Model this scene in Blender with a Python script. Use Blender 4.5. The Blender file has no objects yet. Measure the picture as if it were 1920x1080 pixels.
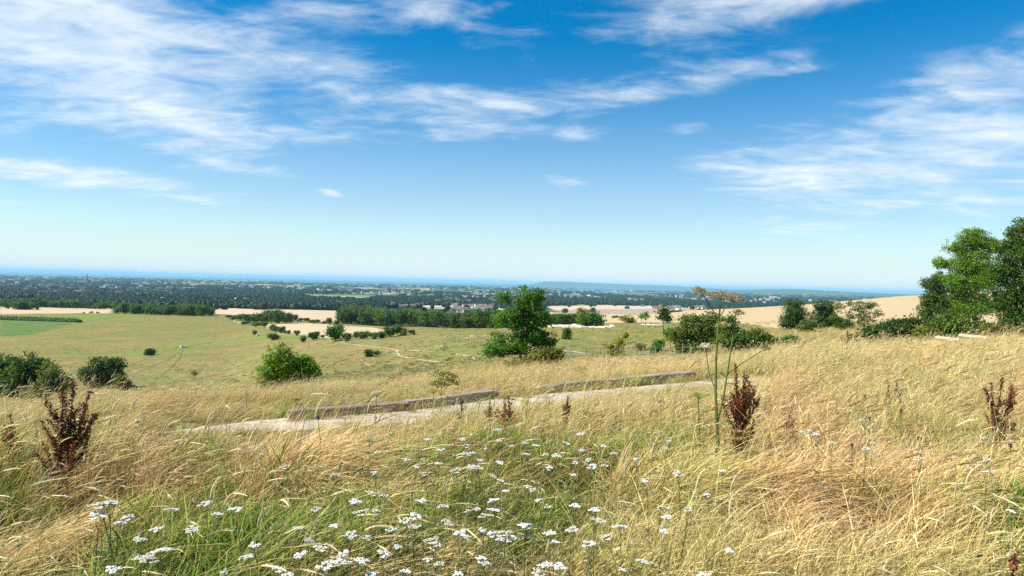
import bpy, math, random
import numpy as np
from mathutils import Matrix, Vector

# ------------------------------------------------------------------ camera
F = 1280.0                       # focal length in pixels of the 1920-wide photograph (24 mm)
EYE = np.array([0.0, 0.0, 1.6])
ROLL = math.atan(0.0242)
PITCH = math.atan(9.3 / F)
_X = np.array([1.0, 0, 0])
_FW = np.array([0, math.cos(PITCH), -math.sin(PITCH)])
_U0 = np.array([0, math.sin(PITCH), math.cos(PITCH)])
_R = math.cos(ROLL) * _X + math.sin(ROLL) * _U0
_U = -math.sin(ROLL) * _X + math.cos(ROLL) * _U0

scene = bpy.context.scene
COL = scene.collection
cam_d = bpy.data.cameras.new('camera')
cam = bpy.data.objects.new('camera', cam_d)
COL.objects.link(cam)
cam_d.sensor_width = 36.0
cam_d.lens = 36.0 * F / 1920.0
cam_d.clip_start = 0.05
cam_d.clip_end = 250000.0
m = Matrix.Identity(4)
for i in range(3):
    m[i][0] = _R[i]; m[i][1] = _U[i]; m[i][2] = -_FW[i]; m[i][3] = EYE[i]
cam.matrix_world = m
scene.camera = cam
scene.cycles.max_bounces = 4
scene.cycles.diffuse_bounces = 2
scene.cycles.glossy_bounces = 1
scene.cycles.transmission_bounces = 2
scene.cycles.volume_bounces = 1
scene.cycles.adaptive_threshold = 0.02
scene.cycles.use_denoising = False

# ------------------------------------------------------------------ light
SUN_AZ = math.radians(-100.0)    # measured from the view direction (+Y), clockwise positive
SUN_EL = math.radians(46.0)
sd = Vector((math.sin(SUN_AZ) * math.cos(SUN_EL), math.cos(SUN_AZ) * math.cos(SUN_EL), math.sin(SUN_EL)))
sun_d = bpy.data.lights.new('sun', 'SUN')
sun_d.energy = 5.0
sun_d.angle = math.radians(0.53)
sun_d.color = (1.0, 0.945, 0.85)
sun = bpy.data.objects.new('sun', sun_d)
sun.rotation_euler = (-sd).to_track_quat('-Z', 'Y').to_euler()
COL.objects.link(sun)

vs = scene.view_settings
scene.display_settings.display_device = 'sRGB'
vs.view_transform = 'Standard'
vs.look = 'None'
vs.exposure = 0.62
vs.gamma = 1.0
vs.use_curve_mapping = False

class NT:
    """small helper to write node trees"""
    def __init__(s, tree): s.t = tree; s.n = tree.nodes; s.l = tree.links
    def new(s, typ, **kw):
        n = s.n.new(typ)
        for k, v in kw.items(): setattr(n, k, v)
        return n
    def put(s, sock, v):
        if hasattr(v, 'bl_idname') or isinstance(v, bpy.types.NodeSocket): s.l.new(v, sock)
        else: sock.default_value = v
    def math(s, op, a, b=None, c=None, clamp=False):
        n = s.new('ShaderNodeMath', operation=op, use_clamp=clamp)
        s.put(n.inputs[0], a)
        if b is not None: s.put(n.inputs[1], b)
        if c is not None: s.put(n.inputs[2], c)
        return n.outputs[0]
    def mix(s, fac, a, b, mode='MIX'):
        n = s.new('ShaderNodeMix', data_type='RGBA', blend_type=mode)
        s.put(n.inputs[0], fac)
        s.put(n.inputs[6], a if not isinstance(a, tuple) else (*a[:3], 1))
        s.put(n.inputs[7], b if not isinstance(b, tuple) else (*b[:3], 1))
        return n.outputs[2]
    def maprange(s, v, a, b, c=0.0, d=1.0, smooth=True):
        n = s.new('ShaderNodeMapRange', interpolation_type='SMOOTHSTEP' if smooth else 'LINEAR')
        s.put(n.inputs[0], v); s.put(n.inputs[1], a); s.put(n.inputs[2], b); s.put(n.inputs[3], c); s.put(n.inputs[4], d)
        return n.outputs[0]
    def noise(s, vec, scale, detail=4, rough=0.55, dist=0.0, dim='3D'):
        n = s.new('ShaderNodeTexNoise', noise_dimensions=dim)
        if vec is not None: s.l.new(vec, n.inputs['Vector'])
        n.inputs['Scale'].default_value = scale; n.inputs['Detail'].default_value = detail
        n.inputs['Roughness'].default_value = rough; n.inputs['Distortion'].default_value = dist
        return n.outputs['Fac']

def build_world():
    w = bpy.data.worlds.new('World'); scene.world = w; w.use_nodes = True
    w.cycles.sampling_method = 'NONE'
    t = NT(w.node_tree); t.n.clear()
    out = t.new('ShaderNodeOutputWorld'); bg = t.new('ShaderNodeBackground'); bg.inputs['Strength'].default_value = 0.08
    t.l.new(bg.outputs[0], out.inputs[0])
    sky = t.new('ShaderNodeTexSky', sky_type='NISHITA')
    sky.sun_disc = False
    sky.sun_elevation = SUN_EL; sky.sun_rotation = SUN_AZ
    sky.altitude = 130; sky.air_density = 1.0; sky.dust_density = 0.6; sky.ozone_density = 2.2
    co = t.new('ShaderNodeTexCoord').outputs['Generated']
    sep = t.new('ShaderNodeSeparateXYZ'); t.l.new(co, sep.inputs[0])
    x, y, z = sep.outputs
    el = t.math('ARCSINE', z)                       # radians above the horizon
    az = t.math('ARCTAN2', x, y)
    # graded sky: richer blue aloft, pale towards the horizon
    hs = t.new('ShaderNodeHueSaturation'); hs.inputs['Hue'].default_value = 0.492; hs.inputs['Saturation'].default_value = 2.6; hs.inputs['Value'].default_value = 1.1
    t.l.new(sky.outputs[0], hs.inputs['Color'])
    low = t.math('POWER', t.maprange(el, 0.0, 0.36, 1.0, 0.0, smooth=False), 1.95)
    azure = t.mix(1.0, hs.outputs[0], (0.30, 1.04, 1.10), 'MULTIPLY')
    skyc = t.mix(t.math('MULTIPLY', low, 0.97, clamp=True), azure, (7.7, 8.15, 8.5))
    # clouds: a flat high layer, p = horizontal direction / elevation
    zz = t.math('ADD', t.math('MAXIMUM', z, 0.0), 0.13)
    comb = t.new('ShaderNodeCombineXYZ')
    t.put(comb.inputs[0], t.math('DIVIDE', x, zz)); t.put(comb.inputs[1], t.math('DIVIDE', y, zz)); comb.inputs[2].default_value = 3.7
    mp = t.new('ShaderNodeMapping'); mp.inputs['Rotation'].default_value = (0, 0, math.radians(20)); mp.inputs['Scale'].default_value = (0.75, 1.2, 1)
    t.l.new(comb.outputs[0], mp.inputs['Vector'])
    p = mp.outputs[0]
    n1 = t.noise(p, 1.5, 8, 0.58, 0.25)
    n2 = t.noise(p, 5.0, 7, 0.62, 0.4)
    nl = t.noise(comb.outputs[0], 0.38, 2, 0.5)
    # where the cloud banks stand: (px, py, half width, half height, tilt, weight)
    blobs = [(140, 75, 300, 105, 6, .93), (270, 200, 140, 36, 12, .5), (620, 140, 160, 60, 8, .54), (900, 205, 150, 44, 10, .54),
             (830, 15, 140, 36, 4, .55), (610, 15, 80, 30, 10, .32), (1370, 15, 240, 36, -5, .55), (1150, 165, 180, 36, -6, .56), (1400, 128, 90, 16, -12, .42), (1480, 130, 60, 8, 0, .34),
             (1800, 275, 300, 58, -3, .74), (1880, 150, 200, 60, -14, .40), (1720, 410, 330, 55, -3, .36), (1500, 325, 130, 18, 0, .34), (960, 120, 80, 26, 10, .30), (740, 190, 110, 24, 6, .3),
             (170, 338, 230, 14, 3, .62), (80, 312, 120, 7, 0, .4), (1290, 237, 50, 12, 0, .6), (1065, 344, 48, 12, 4, .5), (490, 320, 60, 11, 5, .52),
             (1090, 252, 60, 11, 4, .42), (405, 303, 26, 7, 0, .5), (315, 408, 24, 9, 25, .46), (620, 361, 20, 5, 10, .46), (560, 252, 110, 14, 3, .34), (100, 390, 90, 8, 2, .34), (365, 375, 36, 7, 8, .34)]
    # cloud cover elsewhere in the sky carries on in the same broken way
    inframe = t.math('MULTIPLY', t.maprange(t.math('ABSOLUTE', az), 0.66, 0.9, 1.0, 0.0), t.maprange(el, 0.40, 0.55, 1.0, 0.0))
    base = t.math('MULTIPLY', t.math('SUBTRACT', 1.0, inframe), t.math('MULTIPLY', t.maprange(nl, 0.42, 0.62), 0.42))
    cov = base
    for (px, py, hw, hh, tilt, wgt) in blobs:
        D = F * _FW + (px - 960) * _R - (py - 540) * _U
        D = D / np.linalg.norm(D)
        a0 = math.atan2(D[0], D[1]); e0 = math.asin(D[2])
        ca, sa = math.cos(math.radians(tilt)), math.sin(math.radians(tilt))
        da = t.math('SUBTRACT', az, a0); de = t.math('SUBTRACT', e0, el)
        uu = t.math('DIVIDE', t.math('MULTIPLY_ADD', da, ca, t.math('MULTIPLY', de, sa)), hw / F)
        vv = t.math('DIVIDE', t.math('MULTIPLY_ADD', da, -sa, t.math('MULTIPLY', de, ca)), hh / F)
        r2 = t.math('MULTIPLY_ADD', uu, uu, t.math('MULTIPLY', vv, vv))
        g = t.math('MULTIPLY', t.math('EXPONENT', t.math('MULTIPLY', r2, -0.7)), wgt)
        cov = t.math('SUBTRACT', t.math('ADD', cov, g), t.math('MULTIPLY', cov, g))   # screen
    tex = t.math('MULTIPLY_ADD', n2, 0.5, t.math('MULTIPLY', n1, 0.5))
    dens = t.math('ADD', cov, t.math('MULTIPLY', t.math('SUBTRACT', tex, 0.5), 2.35))
    alpha = t.math('MULTIPLY', t.maprange(dens, 0.22, 1.05), t.maprange(cov, 0.05, 0.3))
    # small heaped clouds low over the sea to the south-west
    comb2 = t.new('ShaderNodeCombineXYZ'); t.put(comb2.inputs[0], t.math('MULTIPLY', az, 16.0)); t.put(comb2.inputs[1], t.math('MULTIPLY', el, 70.0))
    n3 = t.noise(comb2.outputs[0], 1.6, 6, 0.6)
    band = t.math('MULTIPLY', t.maprange(el, 0.009, 0.013), t.maprange(el, 0.016, 0.034, 1.0, 0.0))
    cum = t.math('MULTIPLY', t.maprange(n3, 0.56, 0.70), band)
    cum = t.math('MULTIPLY', cum, t.maprange(t.noise(comb2.outputs[0], 0.22, 1), 0.40, 0.56))
    alpha = t.math('MAXIMUM', t.math('MULTIPLY', alpha, 0.93), t.math('MULTIPLY', cum, 0.75))
    cloudc = t.mix(t.maprange(tex, 0.45, 0.72), (7.0, 7.9, 8.6), (8.7, 8.9, 9.0))
    fin = t.mix(alpha, skyc, cloudc)
    t.l.new(fin, bg.inputs['Color'])
build_world()

# ------------------------------------------------------------------ pixel <-> place
def pdir(px, py):
    D = F * _FW + np.multiply.outer(np.asarray(px, float) - 960, _R) - np.multiply.outer(np.asarray(py, float) - 540, _U)
    return D
def hor_py(px): return 507.4 + 0.0242 * px

def vnoise(x, y, seed=0):
    """smooth value noise in [-1, 1] (numpy)"""
    xi = np.floor(x).astype(np.int64); yi = np.floor(y).astype(np.int64)
    fx = x - xi; fy = y - yi
    fx = fx * fx * (3 - 2 * fx); fy = fy * fy * (3 - 2 * fy)
    def h(a, b):
        n = (a * 374761393 + b * 668265263 + seed * 144665) & 0x7fffffff
        n = ((n ^ (n >> 13)) * 1274126177) & 0x7fffffff
        return ((n ^ (n >> 16)) & 0xffff) / 32767.5 - 1
    return (h(xi, yi) * (1 - fx) + h(xi + 1, yi) * fx) * (1 - fy) + (h(xi, yi + 1) * (1 - fx) + h(xi + 1, yi + 1) * fx) * fy
def fbm(x, y, o=4, seed=0):
    s = 0; a = 0.5
    for k in range(o):
        s = s + a * vnoise(x * 2 ** k + 17.3 * k, y * 2 ** k - 9.1 * k, seed + k); a *= 0.55
    return s

def pchip(xk, yk, x):
    xk = np.asarray(xk, float); yk = np.asarray(yk, float)
    h = np.diff(xk); d = np.diff(yk, axis=0) / h.reshape(-1, *([1] * (yk.ndim - 1)))
    mm = np.zeros_like(yk)
    same = d[:-1] * d[1:] > 0
    w1 = (2 * h[1:] + h[:-1]).reshape(-1, *([1] * (yk.ndim - 1))); w2 = (h[1:] + 2 * h[:-1]).reshape(-1, *([1] * (yk.ndim - 1)))
    with np.errstate(divide='ignore', invalid='ignore'):
        hm = (w1 + w2) / (w1 / d[:-1] + w2 / d[1:])
    mm[1:-1] = np.where(same, hm, 0)
    mm[0] = d[0]; mm[-1] = d[-1]
    i = np.clip(np.searchsorted(xk, x) - 1, 0, len(xk) - 2)
    sh = (-1,) + (1,) * (yk.ndim - 1)
    hh = h[i].reshape(sh); tt = ((x - xk[i]) / h[i]).reshape(sh)
    tt = np.clip(tt, 0, 1)
    return ((1 + 2 * tt) * (1 - tt) ** 2 * yk[i] + tt * (1 - tt) ** 2 * hh * mm[i] + tt * tt * (3 - 2 * tt) * yk[i + 1] + tt * tt * (tt - 1) * hh * mm[i + 1])

# depth of the ground below the eye, along directions named by photo column: (distance, drop)
NEAR = [(0.4, 1.6), (3, 1.6), (6, 1.6)]
FAR = [(1900, 70), (2900, 81), (5500, 91), (9000, 96), (13000, 99), (16000, 100.4), (20000, 104)]
PROFILES = {
    0:    [(8, 1.9), (10, 2.35), (15, 3.8), (25, 6.4), (50, 11.5), (80, 16), (120, 21.7), (200, 28.5), (280, 33), (450, 39.5), (600, 42.6), (720, 43.2), (850, 47), (1000, 53)],
    200:  [(8, 1.8), (11, 2.2), (14, 2.9), (20, 4.4), (40, 9), (80, 15.5), (140, 23.7), (200, 28.2), (300, 33.5), (450, 39), (620, 41), (690, 41.3), (850, 47), (1000, 53)],
    400:  [(8.2, 1.85), (11, 2.1), (13.5, 2.6), (20, 3.9), (40, 8.0), (80, 14.8), (130, 21.6), (200, 27.3), (300, 32.8), (450, 38.0), (640, 40.2), (750, 43.5), (900, 48.5), (1100, 54)],
    560:  [(8.5, 1.85), (11, 2.02), (14, 2.42), (20, 3.35), (35, 5.55), (60, 9.0), (100, 13.9), (220, 23.7), (320, 29.0), (480, 34.9), (700, 42.5), (1000, 49), (1200, 55)],
    750:  [(9.5, 1.95), (11.5, 2.05), (16, 2.6), (25, 3.85), (50, 7.2), (100, 12.5), (160, 16.25), (220, 18.1), (260, 19.6), (320, 24.5), (450, 34.0), (600, 41), (900, 50), (1200, 55.5)],
    960:  [(10, 1.92), (12.5, 2.02), (20, 2.85), (40, 5.0), (70, 7.65), (110, 10.5), (160, 12.5), (210, 13.9), (260, 17), (400, 28), (600, 41), (900, 50), (1200, 56)],
    1150: [(11, 1.92), (13.6, 2.0), (20, 2.75), (40, 4.9), (75, 8.2), (100, 10.2), (140, 11.3), (185, 11.4), (210, 11.8), (260, 14.5), (320, 17.5), (420, 20.5), (600, 32), (1000, 50), (1400, 57.5)],
    1300: [(12, 1.9), (15, 1.98), (22, 2.85), (40, 4.8), (70, 6.9), (100, 8.9), (140, 10), (185, 10.1), (250, 12), (350, 13.2), (450, 15.3), (700, 30), (1100, 52), (1400, 58)],
    1500: [(15, 1.9), (30, 2.9), (40, 3.75), (55, 5), (80, 6), (120, 7.2), (180, 8), (300, 8.7), (500, 10.7), (800, 30), (1200, 54), (1500, 60)],
    1730: [(15, 1.8), (30, 2.6), (45, 3.4), (65, 4.6), (90, 4.8), (150, 4.5), (250, 3), (400, 1.15), (550, 4.5), (800, 28), (1200, 54), (1500, 61)],
    1920: [(15, 1.7), (30, 2.2), (45, 2.9), (65, 4.2), (90, 4.2), (150, 3), (250, 0.3), (400, -2.6), (550, -2), (800, 20), (1200, 52), (1500, 61)],
}
_LD = np.linspace(math.log(0.4), math.log(20000), 800)
_AZ = np.radians(np.arange(-180, 180.01, 0.25))
def _table():
    cols = sorted(PROFILES); T = []; A = []
    for c in cols:
        P = NEAR + PROFILES[c] + FAR
        az = math.atan((c - 960) / F); sec = 1 / math.cos(az)      # the tables hold depths along the view; the ground is laid out by range
        T.append(pchip(np.log([p[0] * sec for p in P]), np.array([p[1] for p in P]), _LD)); A.append(az)
    A = np.array([-math.pi, -1.7] + [A[0] - 0.25] + A + [A[-1] + 0.25] + [1.7, math.pi])
    back = 0.5 * (T[0] + T[-1])
    T = np.array([back, T[0]] + [T[0]] + T + [T[-1]] + [T[-1], back])
    return pchip(A, T, _AZ)
_T = _table()
def H(x, y, rough=True):
    """ground height (world z)"""
    x = np.asarray(x, float); y = np.asarray(y, float)
    d = np.clip(np.hypot(x, y), 0.41, 19900); az = np.arctan2(x, y)
    i = np.clip((az - _AZ[0]) / (_AZ[1] - _AZ[0]), 0, len(_AZ) - 1.001); j = (np.log(d) - _LD[0]) / (_LD[1] - _LD[0])
    i0 = i.astype(int); j0 = np.clip(j.astype(int), 0, len(_LD) - 2); fi = i - i0; fj = j - j0
    t = (_T[i0, j0] * (1 - fj) + _T[i0, j0 + 1] * fj) * (1 - fi) + (_T[i0 + 1, j0] * (1 - fj) + _T[i0 + 1, j0 + 1] * fj) * fi
    z = EYE[2] - t
    if rough:
        z = z + 0.05 * vnoise(x / 1.7, y / 1.7, 1) * np.clip(1 - d / 60, 0, 1) + np.clip((d - 40) / 400, 0, 0.35) * vnoise(x / 26, y / 26, 2) + np.clip((d - 1500) / 3000, 0, 1.2) * vnoise(x / 310, y / 310, 3)
    return z
def hit(px, py, dmin=5.0):
    """place on the ground seen at photo pixel (px, py), beyond dmin"""
    D = pdir(px, py); D = D / math.hypot(D[0], D[1])
    ds = np.exp(np.linspace(math.log(dmin), math.log(19000), 6000))
    g = EYE[2] + ds * D[2] - H(ds * D[0], ds * D[1])
    k = np.argmax(g <= 0)
    if g[k] > 0: k = len(ds) - 1
    d = ds[k]
    return np.array([d * D[0], d * D[1], float(H(d * D[0], d * D[1]))]), d * D[1]
def at(px, d):
    """place on the ground below photo column px at depth d along the view"""
    D = pdir(px, hor_py(px)); D = D / D[1]
    return np.array([d * D[0], d * D[1], float(H(d * D[0], d * D[1]))])

# ------------------------------------------------------------------ mesh helpers
def mesh_np(name, V, faces, smooth=False, col=None, mats=()):
    """faces: list of (n,k) index arrays"""
    me = bpy.data.meshes.new(name)
    V = np.asarray(V, np.float32)
    faces = [np.asarray(f, np.int32) for f in (faces if isinstance(faces, list) else [faces]) if len(f)]
    me.vertices.add(len(V)); me.vertices.foreach_set('co', V.ravel())
    loops = np.concatenate([f.ravel() for f in faces]); tot = np.concatenate([np.full(len(f), f.shape[1], np.int32) for f in faces])
    me.loops.add(len(loops)); me.loops.foreach_set('vertex_index', loops)
    st = np.concatenate([[0], np.cumsum(tot)[:-1]]).astype(np.int32)
    me.polygons.add(len(tot)); me.polygons.foreach_set('loop_start', st); me.polygons.foreach_set('loop_total', tot)
    me.polygons.foreach_set('use_smooth', np.full(len(tot), smooth, bool))
    me.update(calc_edges=True)
    if col is not None:
        a = me.color_attributes.new('Col', 'FLOAT_COLOR', 'POINT')
        c = np.ones((len(V), 4), np.float32); c[:, :3] = col
        a.data.foreach_set('color', c.ravel())
    for mt in mats: me.materials.append(mt)
    return me
def obj(name, me, parent=None, loc=None):
    o = bpy.data.objects.new(name, me); COL.objects.link(o)
    if parent is not None: o.parent = parent
    if loc is not None: o.location = loc
    return o
def empty(name, loc, rz=0.0, s=1.0):
    o = bpy.data.objects.new(name, None); COL.objects.link(o); o.location = loc; o.rotation_euler = (0, 0, rz); o.scale = (s, s, s) if not isinstance(s, tuple) else s
    o.empty_display_size = 0.2
    return o
def tag(o, label, cat, group=None, kind=None):
    o['label'] = label; o['category'] = cat
    if group: o['group'] = group
    if kind: o['kind'] = kind
    return o
def struct(o): o['kind'] = 'structure'; return o
def inpoly(x, y, poly):
    poly = np.asarray(poly); r = np.zeros(np.shape(x), bool); n = len(poly)
    for i in range(n):
        x1, y1 = poly[i]; x2, y2 = poly[(i + 1) % n]
        if y1 == y2: continue
        c = ((y1 > y) != (y2 > y)) & (x < (x2 - x1) * (y - y1) / (y2 - y1) + x1)
        r ^= c
    return r
class MB:
    """collects pieces for one mesh, with a colour for each"""
    def __init__(s): s.V = []; s.Q = []; s.T = []; s.C = []; s.n = 0
    def add(s, V, Q=None, T=None, C=(1, 1, 1)):
        V = np.asarray(V, float)
        if len(V) == 0: return
        if Q is not None and len(Q): s.Q.append(np.asarray(Q) + s.n)
        if T is not None and len(T): s.T.append(np.asarray(T) + s.n)
        C = np.asarray(C, float); s.C.append(np.broadcast_to(C, V.shape).copy()); s.V.append(V); s.n += len(V)
    def tube(s, pts, rad, k=5, C=(1, 1, 1)):
        pts = np.asarray(pts, float); n = len(pts); rad = np.broadcast_to(np.asarray(rad, float), (n,))
        tg = np.gradient(pts, axis=0); tg /= np.linalg.norm(tg, axis=1)[:, None] + 1e-9
        up = np.array([0, 0, 1.0]) if abs(tg[0, 2]) < 0.9 else np.array([1.0, 0, 0])
        a = np.cross(tg, up); a /= np.linalg.norm(a, axis=1)[:, None] + 1e-9; b = np.cross(a, tg)
        th = np.arange(k) * 2 * math.pi / k
        V = pts[:, None, :] + rad[:, None, None] * (np.cos(th)[None, :, None] * a[:, None, :] + np.sin(th)[None, :, None] * b[:, None, :])
        V = V.reshape(-1, 3)
        i = np.arange(n - 1)[:, None] * k; j = np.arange(k)[None, :]; j2 = (j + 1) % k
        Q = np.stack([i + j, i + j2, i + k + j2, i + k + j], -1).reshape(-1, 4)
        s.add(V, Q=Q, C=C if np.ndim(C) == 1 else np.repeat(np.asarray(C), k, axis=0))
    def box(s, c, size, rz=0.0, C=(1, 1, 1), jit=0.0, rng=None):
        v = np.array([[x, y, z] for z in (-.5, .5) for y in (-.5, .5) for x in (-.5, .5)]) * np.asarray(size)
        if jit and rng is not None: v += rng.normal(0, jit, v.shape)
        ca, sa = math.cos(rz), math.sin(rz)
        v = np.stack([v[:, 0] * ca - v[:, 1] * sa, v[:, 0] * sa + v[:, 1] * ca, v[:, 2]], -1) + np.asarray(c)
        s.add(v, Q=[[0, 2, 3, 1], [4, 5, 7, 6], [0, 1, 5, 4], [2, 6, 7, 3], [0, 4, 6, 2], [1, 3, 7, 5]], C=C)
    def mesh(s, name, mats=(), smooth=False):
        fs = []
        if s.Q: fs.append(np.concatenate(s.Q))
        if s.T: fs.append(np.concatenate(s.T))
        return mesh_np(name, np.concatenate(s.V), fs, smooth, np.concatenate(s.C), mats)

# ------------------------------------------------------------------ materials
def material(name):
    mt = bpy.data.materials.new(name); mt.use_nodes = True
    t = NT(mt.node_tree); t.n.clear()
    t.out = t.new('ShaderNodeOutputMaterial')
    return mt, t
def principled(t, color, rough=0.8, spec=0.2, bump=None):
    b = t.new('ShaderNodeBsdfPrincipled')
    t.put(b.inputs['Base Color'], color if not isinstance(color, tuple) else (*color[:3], 1))
    t.put(b.inputs['Roughness'], rough); b.inputs['Specular IOR Level'].default_value = spec
    if bump is not None:
        bp = t.new('ShaderNodeBump'); bp.inputs['Strength'].default_value = bump[1]; bp.inputs['Distance'].default_value = bump[2]
        t.l.new(bump[0], bp.inputs['Height']); t.l.new(bp.outputs[0], b.inputs['Normal'])
    return b.outputs[0]
def vcol(t): 
    n = t.new('ShaderNodeVertexColor'); n.layer_name = 'Col'; return n.outputs[0]
def pos(t): return t.new('ShaderNodeNewGeometry').outputs['Position']

def mat_vertex(name, rough=0.85, spec=0.15, nscale=8.0, namt=0.35, bump=0.0):
    mt, t = material(name)
    n = t.noise(t.new('ShaderNodeTexCoord').outputs['Object'], nscale, 4, 0.6)
    c = t.mix(1.0, vcol(t), t.mix(n, (1 - namt,) * 3, (1 + namt,) * 3), 'MULTIPLY')
    t.l.new(principled(t, c, rough, spec, (n, bump, 0.02) if bump else None), t.out.inputs[0])
    return mt
def mat_leaf(name, trans=0.42, spec=0.25, vary=0.25):
    mt, t = material(name)
    rnd = t.new('ShaderNodeObjectInfo').outputs['Random']
    hs = t.new('ShaderNodeHueSaturation'); t.l.new(vcol(t), hs.inputs['Color'])
    t.put(hs.inputs['Value'], t.maprange(rnd, 0, 1, 1 - vary, 1 + vary, False)); t.put(hs.inputs['Hue'], t.maprange(rnd, 0, 1, 0.5 - 0.05 * vary, 0.5 + 0.05 * vary, False))
    c = hs.outputs[0]
    b = principled(t, c, 0.55, spec)
    tr = t.new('ShaderNodeBsdfTranslucent'); t.put(tr.inputs[0], t.mix(1.0, c, (1.25, 1.2, 0.6), 'MULTIPLY'))
    mx = t.new('ShaderNodeMixShader'); mx.inputs[0].default_value = trans
    t.l.new(b, mx.inputs[1]); t.l.new(tr.outputs[0], mx.inputs[2]); t.l.new(mx.outputs[0], t.out.inputs[0])
    return mt

M_LEAF = mat_leaf('leaf')
M_BARK = mat_vertex('bark', 0.9, 0.1, 14.0, 0.4, 0.5)
M_WOOD = mat_vertex('weathered_wood', 0.85, 0.1, 22.0, 0.35, 0.4)
M_PLANT = mat_leaf('plant', 0.22, 0.15, 0.12)
M_PAINT = mat_vertex('painted_wall', 0.8, 0.15, 3.0, 0.12)

def mat_terrain():
    mt, t = material('ground')
    P = pos(t)
    base = vcol(t)
    n1 = t.noise(P, 0.9, 6, 0.62); n2 = t.noise(P, 0.045, 5, 0.6); n3 = t.noise(P, 0.30, 5, 0.65)
    mp = t.new('ShaderNodeMapping'); mp.inputs['Rotation'].default_value = (0, 0, 0.5); mp.inputs['Scale'].default_value = (0.05, 0.4, 0.2); t.l.new(P, mp.inputs[0])
    n4 = t.noise(mp.outputs[0], 1.0, 4, 0.6)
    c = t.mix(1.0, base, t.mix(t.maprange(n1, .3, .7), (0.72, 0.74, 0.76), (1.25, 1.24, 1.2)), 'MULTIPLY')
    c = t.mix(1.0, c, t.mix(t.maprange(n2, .35, .65), (0.82, 0.98, 0.86), (1.2, 1.02, 1.08)), 'MULTIPLY')
    c = t.mix(1.0, c, t.mix(t.maprange(n3, .35, .68), (0.78, 0.86, 0.8), (1.2, 1.13, 1.14)), 'MULTIPLY')
    c = t.mix(1.0, c, t.mix(t.maprange(n4, .38, .62), (0.9, 0.95, 0.9), (1.08, 1.04, 1.05)), 'MULTIPLY')
    # stubble keeps its even straw colour, with the drill lines of the harvest
    sp = t.new('ShaderNodeSeparateColor'); t.l.new(base, sp.inputs[0]); stub = t.maprange(sp.outputs[0], 0.38, 0.52)
    wv = t.new('ShaderNodeTexWave', wave_type='BANDS'); wv.inputs['Scale'].default_value = 0.09; wv.inputs['Distortion'].default_value = 1.2; wv.inputs['Detail'].default_value = 3
    mp2 = t.new('ShaderNodeMapping'); mp2.inputs['Rotation'].default_value = (0, 0, 1.35); t.l.new(P, mp2.inputs[0]); t.l.new(mp2.outputs[0], wv.inputs['Vector'])
    sc = t.mix(1.0, base, t.mix(wv.outputs['Fac'], (0.84, 0.82, 0.78), (1.05, 1.05, 1.05)), 'MULTIPLY')
    sc = t.mix(1.0, sc, t.mix(t.maprange(n3, .3, .7), (0.93, 0.93, 0.92), (1.06, 1.06, 1.06)), 'MULTIPLY')
    c = t.mix(stub, c, sc)
    h = t.math('ADD', t.math('MULTIPLY', n1, 0.35), n3)
    t.l.new(principled(t, c, 0.95, 0.05, (h, 0.5, 0.6)), t.out.inputs[0])
    return mt
M_GROUND = mat_terrain()

# ------------------------------------------------------------------ the ground: one sheet to the coast
STRAW = (0.40, 0.31, 0.15); PASTURE = (0.235, 0.21, 0.07); TAN = (0.27, 0.215, 0.09); STUBBLE = (0.54, 0.41, 0.23); CROP = (0.135, 0.20, 0.05)
PLAINC = (0.07, 0.10, 0.035); BROWN = (0.30, 0.22, 0.16); PALE = (0.50, 0.42, 0.25); GREENF = (0.20, 0.25, 0.09)
def ground_poly(pts, dmin=20.0): return np.array([hit(px, py, dmin)[0][:2] for px, py in pts])
FIELDS = [  # (outline in photo pixels, nearest distance, colour, is open land without woods)
    ([(0, 577), (110, 577), (212, 577.5), (205, 587), (120, 588), (0, 590)], 620, (0.60, 0.45, 0.30)),
    ([(0, 590), (205, 587.5), (330, 589.5), (300, 592), (160, 601), (60, 627), (0, 632)], 300, (0.20, 0.235, 0.06)),
    ([(0, 598), (142, 605), (60, 627), (0, 632)], 300, (0.13, 0.19, 0.055)),
    ([(395, 577), (520, 580), (715, 586), (700, 592), (640, 604), (540, 601), (400, 588)], 560, (0.60, 0.46, 0.31)),
    ([(470, 607), (560, 606), (700, 614), (860, 622), (860, 632), (700, 634), (620, 634), (560, 628), (520, 620)], 300, (0.60, 0.47, 0.29)),
    ([(242, 556.5), (300, 557), (354, 561), (335, 565), (262, 562)], 1200, (0.62, 0.5, 0.33)),
    ([(356, 563.5), (402, 562), (440, 565), (430, 570), (372, 569)], 1200, (0.58, 0.50, 0.27)),
    ([(434, 558), (500, 559), (490, 564), (436, 566)], 1200, (0.60, 0.47, 0.36)),
    ([(576, 554), (640, 555), (700, 557.5), (690, 561), (580, 558)], 1200, (0.42, 0.44, 0.20)),
    ([(586, 571), (645, 573), (640, 575.5), (590, 574)], 1200, (0.56, 0.46, 0.28)),
    ([(0, 562), (70, 563), (75, 567), (0, 568)], 1100, (0.34, 0.34, 0.18)),
    ([(1022, 574), (1130, 572), (1320, 576), (1300, 583), (1180, 582), (1040, 581)], 700, (0.62, 0.49, 0.33)),
    ([(1030, 582), (1100, 580), (1320, 577), (1280, 587), (1160, 590), (1060, 586)], 700, (0.42, 0.31, 0.23)),
    ([(1028, 585), (1090, 586), (1180, 590), (1240, 588), (1200, 596), (1120, 602), (1040, 598)], 500, (0.56, 0.44, 0.25)),
]
FPOLY = [(ground_poly(p, dm), c) for p, dm, c in FIELDS]
GOLD = np.array([at(px, d)[:2] for px, d in [(1095, 330), (1150, 270), (1300, 225), (1420, 170), (1480, 135), (1600, 120), (1730, 105), (1850, 100), (2100, 100), (2100, 700), (1730, 620), (1500, 640), (1300, 560), (1150, 520), (1095, 480)]])

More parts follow.
